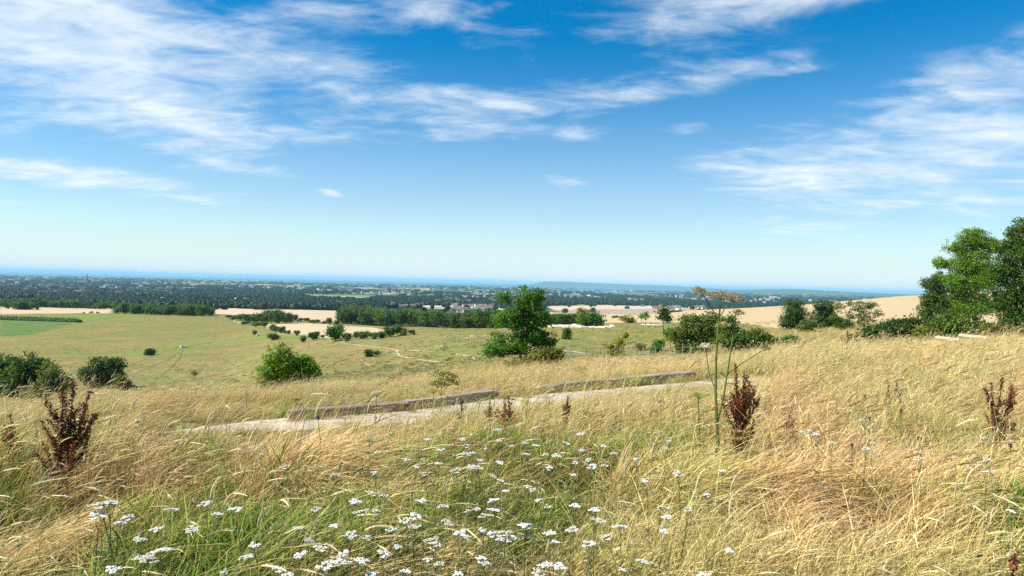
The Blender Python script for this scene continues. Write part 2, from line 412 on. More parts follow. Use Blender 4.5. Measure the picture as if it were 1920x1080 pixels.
def build_ground():
    azf = np.radians(np.linspace(-43, 43, 620)); azl = np.radians(np.linspace(-180, -43.6, 90)); azr = np.radians(np.linspace(43.6, 180, 90))
    az = np.concatenate([azl, azf, azr]); na = len(az)
    ds = np.exp(np.linspace(math.log(0.5), math.log(19000), 470)); nd = len(ds)
    A, Dd = np.meshgrid(az, ds, indexing='ij')
    x = (Dd * np.sin(A)).ravel(); y = (Dd * np.cos(A)).ravel(); d = Dd.ravel()
    V = np.stack([x, y, H(x, y)], -1)
    i = np.arange(na - 1)[:, None] * nd; j = np.arange(nd - 1)[None, :]
    Q = np.stack([i + j, i + j + 1, i + nd + j + 1, i + nd + j], -1).reshape(-1, 4)[:, ::-1]
    V = np.concatenate([V, [[0, 0, float(H(0, 0.3))]]]); c0 = len(V) - 1
    T = np.array([[k * nd, (k + 1) * nd, c0] for k in range(na - 1)])[:, ::-1]
    # land cover
    C = np.zeros((len(x), 3))
    def lay(mask, c): 
        mk = np.clip(np.asarray(mask, float), 0, 1)[:, None]; C[:] = C * (1 - mk) + np.asarray(c) * mk
    azv = A.ravel(); d = np.where(np.abs(azv) < .85, y, d * .66); pxv = 960 + F * np.tan(np.clip(azv, -1.2, 1.2))
    lay(np.ones(len(x)), PASTURE)
    tanv = np.clip(fbm(x / 60, y / 90, 3, 5) * 1.6 + 0.35, 0, 1) * np.clip((d - 60) / 100, 0, 1)
    lay(tanv * 0.75, TAN)
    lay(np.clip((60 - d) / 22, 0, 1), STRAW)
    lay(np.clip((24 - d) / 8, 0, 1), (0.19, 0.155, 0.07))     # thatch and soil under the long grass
    # the plain: patchwork
    cx = np.floor(x / 260 + 0.4 * vnoise(x / 400, y / 400, 8)); cy = np.floor(y / 420 + 0.4 * vnoise(x / 500, y / 500, 9))
    hsh = (np.abs(np.sin(cx * 12.9898 + cy * 78.233)) * 43758.5453) % 1
    pl = np.clip((d - np.where(pxv < 1000, 760, 640)) / 60, 0, 1)
    pl = np.where(pxv > 1250, np.clip((d - 720) / 60, 0, 1), pl)
    lay(pl, PLAINC)
    lay(pl * (hsh > 0.86), PALE); lay(pl * (hsh < 0.12), GREENF); lay(pl * ((hsh > 0.80) & (hsh < 0.86)), BROWN)
    wob = np.stack([x, y], -1) + np.stack([vnoise(x / 30, y / 30, 21), vnoise(x / 30, y / 30, 22)], -1) * np.clip(d / 400, 0, 4)[:, None]
    gm = inpoly(wob[:, 0], wob[:, 1], GOLD); lay(gm, STUBBLE)
    for poly, c in FPOLY: lay(inpoly(wob[:, 0], wob[:, 1], poly), c)
    # greener run along the fold of the valley
    fold = np.array([hit(px, py, 60)[0][:2] for px, py in [(240, 668), (300, 657), (345, 650), (420, 640), (480, 632), (560, 633)]])
    dd = np.min(np.stack([np.hypot(x - px, y - py) for px, py in np.concatenate([np.linspace(fold[k], fold[k + 1], 14) for k in range(len(fold) - 1)])]), 0) if True else None
    lay(np.clip(1 - dd / 26, 0, 1) * 0.7 * (d > 60), (0.20, 0.24, 0.055))
    C = np.concatenate([C, [STRAW]])
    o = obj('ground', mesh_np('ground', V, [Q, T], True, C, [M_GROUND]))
    struct(o)
build_ground()

# ------------------------------------------------------------------ the sea
def build_sea():
    mt, t = material('sea_water')
    P = pos(t); n = t.noise(P, 0.004, 5, 0.6)
    t.l.new(principled(t, t.mix(n, (0.07, 0.115, 0.13), (0.10, 0.15, 0.165)), 0.45, 0.4), t.out.inputs[0])
    az = np.radians(np.linspace(-100, 100, 81)); ds = np.array([12000, 16000, 22000, 32000, 50000, 90000.0])
    A, D = np.meshgrid(az, ds, indexing='ij')
    V = np.stack([(D * np.sin(A)).ravel(), (D * np.cos(A)).ravel(), np.full(A.size, EYE[2] - 100.0)], -1)
    nd = len(ds); i = np.arange(len(az) - 1)[:, None] * nd; j = np.arange(nd - 1)[None, :]
    Q = np.stack([i + j, i + j + 1, i + nd + j + 1, i + nd + j], -1).reshape(-1, 4)[:, ::-1]
    struct(obj('sea', mesh_np('sea', V, [Q], True, None, [mt])))
build_sea()

def build_haze():
    mt, t = material('haze_air')
    v = t.new('ShaderNodeVolumePrincipled'); v.inputs['Color'].default_value = (0.40, 0.77, 1.0, 1); v.inputs['Density'].default_value = 3.6e-5; v.inputs['Anisotropy'].default_value = 0.0
    t.l.new(v.outputs[0], t.out.inputs['Volume'])
    b = MB(); b.box((0, 44000, 15), (190000, 96000, 250))
    o = obj('haze', b.mesh('haze', [mt])); o['kind'] = 'stuff'; o['label'] = 'blue summer haze lying over the coastal plain and sea'; o['category'] = 'haze'
build_haze()
#@@PART2
# ------------------------------------------------------------------ foliage builders
def unit(v): return v / (np.linalg.norm(v, axis=-1, keepdims=True) + 1e-9)
def leaf_quads(mb, rng, P, size, col, out=None, aspect=0.55, jit=0.28, up=0.35):
    """one pointed, slightly folded leaf at each point"""
    n = len(P)
    if n == 0: return
    a = rng.normal(0, 1, (n, 3)); a[:, 2] -= 0.25
    if out is not None: a += out * 0.9
    a = unit(a)
    nrm = rng.normal(0, 1, (n, 3)); nrm[:, 2] += up * 2
    if out is not None: nrm += out * 1.7
    b = unit(np.cross(a, nrm)); nn = np.cross(b, a)
    L = (size * rng.uniform(0.65, 1.35, n))[:, None]; W = L * aspect * 0.5
    V = np.stack([P, P + a * L * 0.5 + b * W + nn * L * .08, P + a * L, P + a * L * 0.5 - b * W + nn * L * .08], 1).reshape(-1, 3)
    br = rng.uniform(1 - jit, 1 + jit, n)[:, None] * np.asarray(col)
    yel = rng.random(n)[:, None] ** 3
    br = br * (1 + yel * np.array([0.5, 0.22, -0.1]))
    mb.add(V, Q=np.arange(4 * n).reshape(n, 4), C=np.repeat(br, 4, axis=0))

def ico(sub):
    import bmesh
    bm = bmesh.new(); bmesh.ops.create_icosphere(bm, subdivisions=sub, radius=1)
    V = np.array([v.co[:] for v in bm.verts]); T = np.array([[v.index for v in f.verts] for f in bm.faces]); bm.free()
    return V, T
ICO1 = ico(1); ICO2 = ico(2); ICO3 = ico(3)
def n3(P, s, seed): return vnoise(P[:, 0] * s + 5.1 * seed, P[:, 1] * s + P[:, 2] * s * 0.73, seed) * 0.6 + vnoise(P[:, 2] * s * 1.1, P[:, 0] * s * 0.8 - P[:, 1] * s * 0.6, seed + 40) * 0.6

def crown(mb, rng, lobes, n, leaf, col, clump=0.17, per=22, gap=-0.25, aspect=0.55, inner=0.18, up=0.35, core=0.0):
    """leaf clumps spread through the lobes (cx, cy, cz, rx, ry, rz)"""
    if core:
        for i, l in enumerate(lobes):       # solid leaf-coloured core filling each lobe, darker than its leaves
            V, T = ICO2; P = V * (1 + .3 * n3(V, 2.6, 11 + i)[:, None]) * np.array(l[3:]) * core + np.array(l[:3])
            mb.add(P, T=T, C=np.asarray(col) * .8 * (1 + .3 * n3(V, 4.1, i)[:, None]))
    L = np.array(lobes, float); w = L[:, 3] * L[:, 5] + 0.3 * L[:, 3] * L[:, 4]; w = w / w.sum()
    nc = max(6, n // per)
    k = rng.choice(len(L), nc * 2, p=w)
    dr = unit(rng.normal(0, 1, (nc * 2, 3)))
    r = np.where(rng.random(nc * 2) < inner, rng.uniform(0.1, 0.6, nc * 2), rng.uniform(0.68, 1.0, nc * 2))
    Cc = L[k, :3] + dr * L[k, 3:] * r[:, None]
    mean = float(np.mean(L[:, 3:]))
    keep = n3(Cc / mean, 1.9, 3) > gap
    Cc = Cc[keep][:nc]; kk = k[keep][:nc]; dr = dr[keep][:nc]
    sp = clump * np.minimum(L[kk, 3], L[kk, 5])
    sp = np.maximum(sp, leaf * 0.9)
    P = np.repeat(Cc, per, 0) + rng.normal(0, 1, (len(Cc) * per, 3)) * np.repeat(sp, per)[:, None] * np.array([1, 1, 0.6])
    tone = np.repeat(rng.uniform(0.82, 1.18, len(Cc)), per)[:, None]
    leaf_quads(mb, rng, P, leaf, np.asarray(col) * tone, np.repeat(dr, per, 0), aspect, up=up)
    return Cc
def limb(rng, a, b, bend=0.15, n=5):
    a = np.asarray(a, float); b = np.asarray(b, float); t = np.linspace(0, 1, n)[:, None]
    L = np.linalg.norm(b - a); o = rng.normal(0, bend * L, 3); o[2] = abs(o[2]) * 0.3 - 0.06 * L
    return a + (b - a) * t + o * (t * (1 - t)) * 1.5
BARKC = (0.085, 0.065, 0.045)
def woody(mb, rng, lobes, stems, r0, twigs, k=6):
    for (sx, sy, lean) in stems:
        top = max(l[2] for l in lobes) * 0.72
        p0 = np.array([sx, sy, -0.25]); c = lobes[rng.integers(len(lobes))]
        p1 = np.array([sx + lean, sy, top])
        pts = limb(rng, p0, p1, 0.05, 7); mb.tube(pts, np.linspace(r0, r0 * 0.28, 7), k, np.array(BARKC))
        for l in lobes:
            q = pts[min(len(pts) - 2, max(1, int(len(pts) * np.clip((l[2] * 0.62) / (top + 1e-6), 0.12, 0.85))))]
            mb.tube(limb(rng, q, np.array(l[:3]), 0.12), np.linspace(r0 * 0.42, r0 * 0.12, 5), 4, np.array(BARKC))
    for c in twigs:
        l = min(lobes, key=lambda l: np.linalg.norm(np.array(l[:3]) - c))
        mb.tube(limb(rng, np.array(l[:3]) * np.array([1, 1, 0.96]), c, 0.1, 4), np.linspace(r0 * 0.16, r0 * 0.05, 4), 3, np.array(BARKC))

def tree_px(name, label, cat, px, py, d, lob, leaf, n, col, stems=1, r0=None, group=None, depth=0.85, gap=-0.25, per=22, clump=0.17, seed=0, aspect=0.55, twigs=26, inner=0.18, ground=False, core=None):
    """lob: crown lobes as seen in the photograph (px, py, half width, half height); turned to metres at the tree's distance"""
    rng = np.random.default_rng(seed + int(px) * 7 + int(d))
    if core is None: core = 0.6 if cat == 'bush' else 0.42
    lowest = max(ly + hh for _, ly, _, hh in lob)
    if cat in ('bush', 'sapling') or ground:
        dm = d * 0.62
        for cand in (min(py, lowest + 1.5) if cat != 'sapling' else py,):
            d = min(max(hit(px, cand, dm)[1], d * 0.62), d * 1.6)
    P = at(px, d); s = P[1] / pdir(px, py)[1]; base = P
    # true height of the base pixel may differ from the ground by some pixels: measure lobes from the eye ray
    L = []
    th = math.atan2(P[0], P[1])
    for i, (lx, ly, hw, hh) in enumerate(lob):
        z = EYE[2] + pdir(lx, ly)[2] * s - P[2]
        x = (lx - px) * s
        rx, rz = hw * s, hh * s
        L.append((x, rng.uniform(-0.35, 0.35) * rx * depth, max(z, rz * 0.5), rx, max(rx, rz) * depth, rz))
    if cat == 'bush':
        low = min(L, key=lambda l: l[2] - l[5]); L.append((low[0], low[1], max(low[5] * .55, .15), low[3] * .9, low[4] * .9, max(low[5] * .6, .18)))
        xs = [l[0] for l in L]; L.append((float(np.mean(xs)), 0, low[5] * .5, max(0.3, (max(xs) - min(xs)) * .42), max(.3, (max(xs) - min(xs)) * .35), max(low[5] * .55, .18)))
    root = empty(name, base, -th)
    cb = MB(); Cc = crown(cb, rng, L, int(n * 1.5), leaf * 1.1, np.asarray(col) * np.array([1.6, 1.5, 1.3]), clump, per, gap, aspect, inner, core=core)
    hgt = max(l[2] + l[5] for l in L)
    if r0 is None: r0 = 0.022 * hgt + 0.02
    tb = MB(); sps = [((i - (stems - 1) / 2) * r0 * 3.2, rng.normal(0, r0), rng.normal(0, 0.05 * hgt)) for i in range(stems)]
    woody(tb, rng, L, sps, r0, Cc[rng.choice(len(Cc), min(twigs, len(Cc)), replace=False)])
    obj('trunk', tb.mesh('trunk', [M_BARK], True), root); obj('crown', cb.mesh('crown', [M_LEAF]), root)
    tag(root, label, cat, group)
    return root

G_DARK = (0.038, 0.088, 0.018); G_MID = (0.06, 0.135, 0.02); G_BRIGHT = (0.11, 0.215, 0.024); G_OLIVE = (0.125, 0.15, 0.028); G_YEL = (0.18, 0.235, 0.025)
# --- the trees near enough to show their leaves
tree_px('ash_tree', 'tall slender dark green tree on twin trunks standing alone on the slope', 'tree', 985, 674, 70,
        [(985, 556, 26, 18), (948, 560, 15, 15), (1008, 552, 13, 13), (985, 585, 42, 22), (955, 603, 34, 17), (1012, 602, 26, 16), (985, 626, 40, 22), (940, 634, 24, 13), (1016, 636, 28, 14), (938, 655, 30, 11), (925, 663, 16, 8), (968, 652, 26, 14), (1030, 645, 14, 7), (1005, 575, 20, 12)],
        0.21, 11500, (0.058, 0.135, 0.02), stems=2, r0=0.16, gap=0.04, per=26, clump=0.20, seed=3, twigs=110, ground=True, core=0.0)
tree_px('hawthorn_bush', 'low olive bush at the foot of the twin-trunked tree', 'bush', 1028, 688, 66, [(1025, 668, 26, 14), (1046, 664, 16, 9), (1002, 677, 18, 8)], 0.16, 3000, G_OLIVE, stems=3, seed=5)
tree_px('hawthorn_bush', 'low straggling olive scrub left of the bush below the tree', 'bush', 975, 690, 63, [(965, 684, 22, 6), (990, 686, 18, 6)], 0.14, 1100, (0.12, 0.13, 0.04), stems=3, seed=6)
tree_px('rounded_bush', 'bright green rounded bush with two humps just beyond the kerb', 'bush', 545, 727, 35, [(528, 672, 26, 26), (556, 686, 30, 22), (512, 700, 24, 22), (575, 696, 25, 23), (545, 700, 40, 24), (508, 716, 18, 10)], 0.105, 9000, G_BRIGHT, stems=4, seed=7, gap=-0.6, inner=0.3)
# left: the dark group, and the lone trees in the valley
tree_px('oak_tree', 'dark tree at the left edge of the photo above the grass tops', 'tree', 14, 762, 108, [(8, 690, 30, 24), (25, 700, 26, 22), (5, 725, 34, 24), (12, 752, 30, 16)], 0.42, 3800, G_DARK, seed=8, gap=-.5)
tree_px('oak_tree', 'rounded dark green tree in the middle of the left clump', 'tree', 62, 765, 104, [(55, 684, 28, 22), (75, 700, 28, 24), (48, 715, 34, 26), (70, 735, 36, 22), (60, 756, 34, 14)], 0.42, 5200, (0.045, 0.10, 0.022), seed=9, gap=-.5)
tree_px('willow_tree', 'greyish green bushy tree on the right of the left clump', 'tree', 104, 768, 100, [(98, 700, 18, 22), (112, 722, 20, 20), (90, 735, 30, 22), (122, 738, 12, 14), (100, 758, 26, 14)], 0.36, 3800, (0.075, 0.105, 0.045), seed=10, gap=-.5)
tree_px('oak_tree', 'broad dark tree standing alone in the valley pasture', 'tree', 196, 731, 140, [(195, 690, 28, 20), (218, 686, 15, 13), (177, 700, 17, 18), (205, 708, 26, 15), (186, 714, 20, 12)], 0.40, 5200, (0.05, 0.085, 0.035), seed=11, ground=True, gap=-.45)
tree_px('hawthorn_tree', 'small tree leaning against the right side of the lone valley tree', 'tree', 236, 735, 141, [(229, 713, 11, 10), (240, 722, 11, 8)], 0.34, 1100, (0.06, 0.09, 0.035), seed=12, ground=True)
_p, _d = hit(287, 666, 60)
tree_px('hawthorn_bush', 'single round bush on the open pasture hillside', 'bush', 287, 666, _d, [(286, 659, 8, 5.5), (284, 661, 7, 5)], 0.5, 900, G_DARK, seed=13, gap=-.6)
_p, _d = hit(368, 711, 60)
tree_px('hawthorn_sapling', 'thin sapling on the pasture right of the valley tree', 'sapling', 368, 711, _d, [(368, 700, 4, 4)], 0.3, 120, G_OLIVE, seed=14, r0=0.07)
_p, _d = hit(695, 668, 60)
tree_px('hawthorn_bush', 'small dark bush beside the chalk paths on the slope', 'bush', 694, 669, _d, [(694, 662, 6, 6), (706, 662, 8, 3)], 0.3, 600, G_DARK, seed=15)
# right of the twin-trunked tree
tree_px('hawthorn_bush', 'dark green bush on top of the white chalk bank', 'bush', 1113, 612, 192, [(1108, 595, 20, 14), (1122, 598, 14, 11), (1098, 600, 12, 9), (1112, 604, 22, 8)], 0.4, 3600, (0.045, 0.105, 0.022), seed=16, gap=-.6)
tree_px('hawthorn_tree', 'brownish thin tree touching the left side of the chalk bank bush', 'tree', 1092, 610, 196, [(1092, 584, 8, 7), (1094, 596, 8, 8)], 0.4, 700, (0.13, 0.115, 0.05), seed=17)
tree_px('elder_tree', 'small loose tree on a thin trunk at the field edge', 'tree', 1247, 612, 150, [(1243, 582, 10, 9), (1250, 592, 9, 9), (1241, 592, 7, 7)], 0.42, 700, (0.05, 0.10, 0.03), seed=18, r0=0.14)
tree_px('hawthorn_sapling', 'left one of two thin saplings in front of the golden field', 'sapling', 1204, 606, 190, [(1204, 592, 4, 5)], 0.4, 130, G_MID, seed=19, r0=0.08)
tree_px('hawthorn_sapling', 'right one of two thin saplings in front of the golden field', 'sapling', 1213, 607, 185, [(1213, 590, 4, 7), (1212, 598, 3, 4)], 0.4, 150, G_MID, seed=20, r0=0.08)
tree_px('hawthorn_bush', 'low flat bush between the chalk bank and the two saplings', 'bush', 1178, 606, 190, [(1176, 598, 10, 5), (1184, 600, 9, 4)], 0.4, 500, G_OLIVE, seed=21)
tree_px('juniper_bush', 'small pointed bush alone on the grass shelf below the chalk bank', 'bush', 1066, 636, 112, [(1066, 626, 7, 6), (1065, 620, 4, 5), (1064, 632, 7, 4)], 0.26, 900, G_MID, seed=22, gap=-.6)
tree_px('hawthorn_bush', 'broad dark bush with sprays of twigs behind the tall hogweed', 'bush', 1305, 672, 68, [(1300, 610, 36, 18), (1330, 600, 24, 14), (1280, 628, 32, 18), (1318, 632, 36, 20), (1300, 650, 32, 14), (1336, 618, 20, 18)], 0.20, 8200, (0.075, 0.115, 0.025), stems=5, seed=23, gap=-.45)
tree_px('hawthorn_bush', 'leafy bush right of the tall hogweed', 'bush', 1385, 670, 70, [(1365, 615, 18, 14), (1385, 635, 30, 18), (1420, 632, 24, 14), (1440, 640, 14, 10), (1400, 650, 34, 12), (1372, 600, 12, 8)], 0.20, 6200, (0.07, 0.13, 0.028), stems=4, seed=24, gap=-.35)
tree_px('hawthorn_bush', 'small round bush left of the broad dark bush', 'bush', 1238, 660, 82, [(1237, 645, 11, 10), (1230, 652, 9, 7)], 0.2, 1100, G_MID, seed=25, gap=-.6)
tree_px('hawthorn_bush', 'small low bush behind the middle of the wire fence', 'bush', 1206, 660, 100, [(1206, 650, 10, 6)], 0.22, 500, G_OLIVE, seed=26, gap=-.6)
tree_px('elder_bush', 'leaning yellow-green shrub standing at the wire fence', 'bush', 1160, 676, 78, [(1148, 650, 12, 8), (1166, 642, 8, 9), (1175, 628, 10, 9), (1158, 660, 14, 7)], 0.22, 900, G_YEL, seed=27, stems=2)
tree_px('beech_bush', 'tall egg-shaped dark green bush in front of the golden field', 'bush', 1492, 622, 95, [(1490, 580, 20, 22), (1492, 598, 28, 18), (1478, 605, 16, 10)], 0.24, 5600, (0.048, 0.11, 0.03), seed=28, gap=-.8, stems=2)
tree_px('beech_bush', 'spiky-topped dark bush beside the egg-shaped bush', 'bush', 1548, 618, 98, [(1540, 576, 18, 12), (1555, 578, 14, 14), (1545, 596, 24, 18), (1560, 600, 16, 12)], 0.24, 4200, (0.038, 0.09, 0.026), seed=29, gap=-.7, stems=2)
tree_px('hawthorn_bush', 'olive bush below and between the two dark field-edge bushes', 'bush', 1516, 628, 88, [(1512, 612, 16, 10), (1528, 606, 14, 11)], 0.2, 1500, (0.075, 0.10, 0.03), seed=30, gap=-.6, stems=3)
tree_px('pine_tree', 'open pine-like tree with tufted boughs before the golden field', 'tree', 1622, 642, 74, [(1598, 572, 12, 10), (1617, 575, 16, 10), (1634, 572, 9, 8), (1640, 588, 12, 8), (1608, 590, 20, 10), (1580, 578, 8, 10), (1625, 602, 18, 10)], 0.20, 2600, (0.075, 0.115, 0.04), seed=31, ground=True, core=0.0, gap=-0.1, r0=0.11)
tree_px('hawthorn_bush', 'light green bush at the left foot of the pine-like tree', 'bush', 1588, 622, 84, [(1585, 605, 18, 11), (1570, 598, 12, 9)], 0.2, 2200, (0.07, 0.13, 0.03), seed=32, gap=-.6, stems=3)
tree_px('yew_bush', 'wide low dark spreading bush left of the big trees', 'bush', 1650, 652, 66, [(1625, 640, 34, 9), (1660, 622, 34, 14), (1690, 612, 30, 13), (1640, 630, 24, 13), (1708, 605, 18, 14)], 0.17, 6200, (0.04, 0.085, 0.022), seed=33, gap=-.5, stems=3)
tree_px('hawthorn_bush', 'small green bush in the brown grass right of the leafy bush', 'bush', 1490, 662, 70, [(1489, 643, 17, 11), (1484, 650, 16, 7)], 0.17, 1700, (0.06, 0.115, 0.03), seed=34, gap=-.6, stems=3)
# the high trees at the right edge
tree_px('sycamore_tree', 'tall yellow-green topped tree, left one of the high right-hand trees', 'tree', 1806, 662, 63, [(1818, 446, 26, 18), (1790, 465, 18, 18), (1775, 495, 18, 16), (1815, 490, 34, 24), (1838, 462, 24, 16), (1800, 530, 38, 22), (1840, 520, 28, 24), (1770, 520, 12, 10), (1815, 575, 40, 26), (1780, 560, 22, 20)], 0.21, 32000, (0.09, 0.165, 0.02), seed=35, ground=True, gap=-.35, r0=0.17)
tree_px('sycamore_tree', 'high dark tree cut off by the right edge of the photo', 'tree', 1905, 662, 60, [(1912, 430, 26, 22), (1890, 460, 24, 22), (1915, 475, 34, 28), (1880, 505, 28, 24), (1925, 530, 36, 34), (1880, 555, 30, 26), (1910, 590, 40, 28), (1965, 480, 40, 50), (1970, 580, 40, 50)], 0.20, 26000, (0.055, 0.13, 0.022), seed=36, ground=True, gap=-.4, r0=0.2)
tree_px('maple_tree', 'grey-green tree at the left end of the high trees', 'tree', 1762, 658, 66, [(1748, 528, 16, 12), (1752, 555, 20, 22), (1745, 580, 18, 20), (1765, 590, 20, 24), (1752, 610, 20, 16)], 0.18, 9000, (0.055, 0.10, 0.03), seed=37, ground=True, gap=-.5)
tree_px('hazel_bush', 'yellowish low bush at the foot of the left high trees', 'bush', 1745, 662, 60, [(1740, 630, 16, 20), (1765, 636, 22, 16), (1750, 650, 30, 10)], 0.17, 3600, (0.115, 0.16, 0.03), seed=38, gap=-.5, stems=4)
tree_px('hazel_bush', 'spreading green undergrowth below the tallest tree', 'bush', 1815, 664, 58, [(1800, 618, 28, 18), (1830, 622, 34, 16), (1810, 640, 36, 12), (1850, 635, 26, 14), (1785, 605, 18, 16)], 0.18, 5200, (0.075, 0.135, 0.025), seed=39, gap=-.5, stems=5)
tree_px('dog_rose_bush', 'brownish tangled bush under the right-edge tree', 'bush', 1888, 652, 55, [(1882, 622, 18, 12), (1868, 632, 16, 10), (1905, 628, 20, 12)], 0.15, 2600, (0.125, 0.12, 0.05), seed=40, gap=-.4, stems=4)

# --- trees further off: six shapes, copied
def far_tree_mesh(seed, kind):
    rng = np.random.default_rng(seed); cb = MB()
    if kind == 'round': lobes = [(rng.normal(0, .16), rng.normal(0, .16), rng.uniform(.42, .74), rng.uniform(.24, .34), rng.uniform(.24, .34), rng.uniform(.2, .28)) for _ in range(6)] + [(0, 0, .5, .36, .36, .3)]
    elif kind == 'tall': lobes = [(rng.normal(0, .09), rng.normal(0, .09), z, .24 - .12 * (z - .4), .24 - .12 * (z - .4), .2) for z in (.3, .45, .6, .75, .84)]
    else: lobes = [(rng.normal(0, .3), rng.normal(0, .2), rng.uniform(.35, .7), rng.uniform(.28, .42), rng.uniform(.26, .36), rng.uniform(.24, .32)) for _ in range(6)]
    lobes = [(l[0], l[1], l[2] - .09, l[3] * 1.08, l[4] * 1.08, l[5] * 1.22) for l in lobes]
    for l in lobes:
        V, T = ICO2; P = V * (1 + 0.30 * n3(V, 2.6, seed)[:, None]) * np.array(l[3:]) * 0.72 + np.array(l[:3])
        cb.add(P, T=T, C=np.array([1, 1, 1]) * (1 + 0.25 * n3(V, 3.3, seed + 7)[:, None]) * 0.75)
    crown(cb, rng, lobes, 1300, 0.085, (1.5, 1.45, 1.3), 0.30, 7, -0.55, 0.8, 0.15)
    tb = MB(); tb.tube([(0, 0, -.06), (0, 0, .2), (.02, 0, .5)], [.035, .026, .012], 5, np.array(BARKC))
    return cb, tb
def tinted(cb, c):
    V = np.concatenate(cb.V); Cc = np.concatenate(cb.C) * np.asarray(c)
    fs = []
    if cb.Q: fs.append(np.concatenate(cb.Q))
    if cb.T: fs.append(np.concatenate(cb.T))
    return mesh_np('crown', V, fs, False, Cc, [M_LEAF])
FT = []
for i, (k, c) in enumerate([('round', (0.055, 0.11, 0.022)), ('round', (0.068, 0.125, 0.024)), ('bush', (0.058, 0.112, 0.024)), ('tall', (0.046, 0.098, 0.022)), ('bush', (0.085, 0.13, 0.026)), ('round', (0.046, 0.095, 0.02))]):
    cb, tb = far_tree_mesh(100 + i, k); FT.append((tinted(cb, c), tb.mesh('trunk', [M_BARK], True), k))
rngF = np.random.default_rng(77)
ORD = ['first', 'second', 'third', 'fourth', 'fifth', 'sixth', 'seventh', 'eighth', 'ninth', 'tenth', 'eleventh', 'twelfth', 'thirteenth', 'fourteenth']
def far_tree(P, w, h, v, name, label, cat, group):
    cm, tm, k = FT[v]
    wid = {'round': 1.05, 'tall': 0.62, 'bush': 1.35}[k]
    r = empty(name, P, rngF.uniform(0, 6.28), (w / wid, w / wid, h))
    obj('trunk', tm, r); obj('crown', cm, r)
    tag(r, label, cat, group)
def far_px(px, py, w, h, v, name, label, cat='tree', group=None, dmin=120, d=None):
    if d is None: P, d = hit(px, py, dmin)
    else: P = at(px, d)
    s = d / F
    far_tree(P, w * s, h * s, v, name, label, cat, group)
GL = 'thorn trees along the valley bottom'
far_px(478, 629, 9, 11, 1, 'hawthorn_tree', 'small round thorn tree beside the right-hand white trough', group=GL)
far_px(519, 637, 22, 15, 4, 'hawthorn_tree', 'wide flat-topped thorn tree, leftmost near the lower stubble field', group=GL)
far_px(568, 643, 12, 15, 1, 'hawthorn_tree', 'small thorn tree on a short stem below the stubble field', group=GL)
far_px(589, 638, 20, 19, 0, 'hawthorn_tree', 'rounded thorn tree between the small thorn and the big valley tree', group=GL)
far_px(606, 634, 8, 7, 2, 'hawthorn_bush', 'little round bush left of the big valley tree', 'bush', GL)
far_px(629, 640, 36, 35, 0, 'oak_tree', 'big dark tree at the corner of the lower stubble field', group=GL)
far_px(647, 640, 22, 18, 2, 'hawthorn_bush', 'dark bush against the right side of the big valley tree', 'bush', GL)
for i, (px, py, w, h, v) in enumerate([(668, 637, 20, 17, 2), (682, 637, 18, 18, 1), (698, 636, 22, 15, 2), (715, 634, 22, 17, 4), (731, 632, 24, 22, 0), (745, 630, 26, 23, 2), (759, 629, 24, 18, 4), (770, 628, 14, 11, 2)]):
    far_px(px, py, w, h, v, 'hedgerow_tree', ORD[i] + ' bushy tree from the left in the hedge below the lower stubble field', group='hedge trees below the lower stubble field')
for i, (px, py, w, h, v) in enumerate([(428, 597, 14, 7, 2), (440, 600, 18, 10, 2), (452, 601, 18, 13, 1), (466, 605, 24, 19, 0), (480, 606, 24, 21, 5), (494, 607, 26, 25, 0), (509, 607, 28, 30, 1), (522, 607, 26, 28, 5), (535, 607, 24, 24, 0), (544, 606, 16, 18, 1), (500, 603, 24, 26, 5), (520, 603, 24, 24, 0)]):
    far_px(px, py, w, h, v, 'broadleaf_tree', 'dark tree in the clump at the left end of the stubble fields', group='clump at the left end of the stubble fields')
for i, (px, py, w, h, v) in enumerate([(462, 609, 16, 7, 2), (474, 611, 18, 9, 4), (489, 613, 18, 10, 2), (496, 614, 14, 12, 1), (511, 621, 14, 15, 0), (517, 623, 12, 13, 1), (527, 624, 15, 14, 0), (533, 625, 8, 7, 2), (541, 626, 10, 9, 4), (555, 629, 13, 11, 2)]):
    far_px(px, py, w, h, v, 'lane_bush', ORD[i] + ' bush from the left beside the white lane in the valley', 'bush', 'bushes along the white lane')
for i, (px, py, w, h, v) in enumerate([(553, 602, 13, 14, 0), (563, 603, 14, 8, 2), (573, 604, 14, 9, 2), (584, 605, 14, 7, 4), (595, 606, 14, 8, 2), (606, 607, 12, 7, 4), (617, 608, 13, 14, 0), (632, 610, 14, 11, 1)]):
    far_px(px, py, w, h, v, 'hedgerow_tree', ORD[i] + ' small tree from the left in the hedge between the stubble fields', group='hedge trees between the stubble fields')
# the wood right of the stubble fields
for i in range(74):
    u = rngF.random(); px = 640 + 215 * u
    d = 600 + 130 * rngF.random() ** 1.2 + (1 - u) * 12; P = at(px, d)
    far_tree(P, rngF.uniform(11, 16), rngF.uniform(12.5, 17.5) * (1.0 if u < .85 else .8), int(rngF.choice([0, 1, 5, 0, 2])), 'woodland_tree', 'dark green tree in the wood right of the stubble fields', 'tree', 'trees of the wood right of the stubble fields')
for i in range(30):
    u = rngF.random(); px = 855 + 110 * u; d = 330 + 130 * rngF.random(); P = at(px, d)
    far_tree(P, rngF.uniform(6, 11), rngF.uniform(7, 11.5) + (EYE[2] - 0.068 * d - P[2]) * 0.55, int(rngF.choice([2, 1, 4, 5])), 'scrub_tree', 'olive-green scrub tree behind the brow left of the twin-trunked tree', 'tree', 'scrub behind the brow')
for i in range(14):
    px = 1040 + 70 * rngF.random(); d = 225 + 60 * rngF.random(); P = at(px, d)
    far_tree(P, rngF.uniform(4, 7), rngF.uniform(3.5, 5.5), int(rngF.choice([2, 4])), 'scrub_bush', 'green scrub bush behind the left half of the chalk bank', 'bush', 'scrub behind the chalk bank')
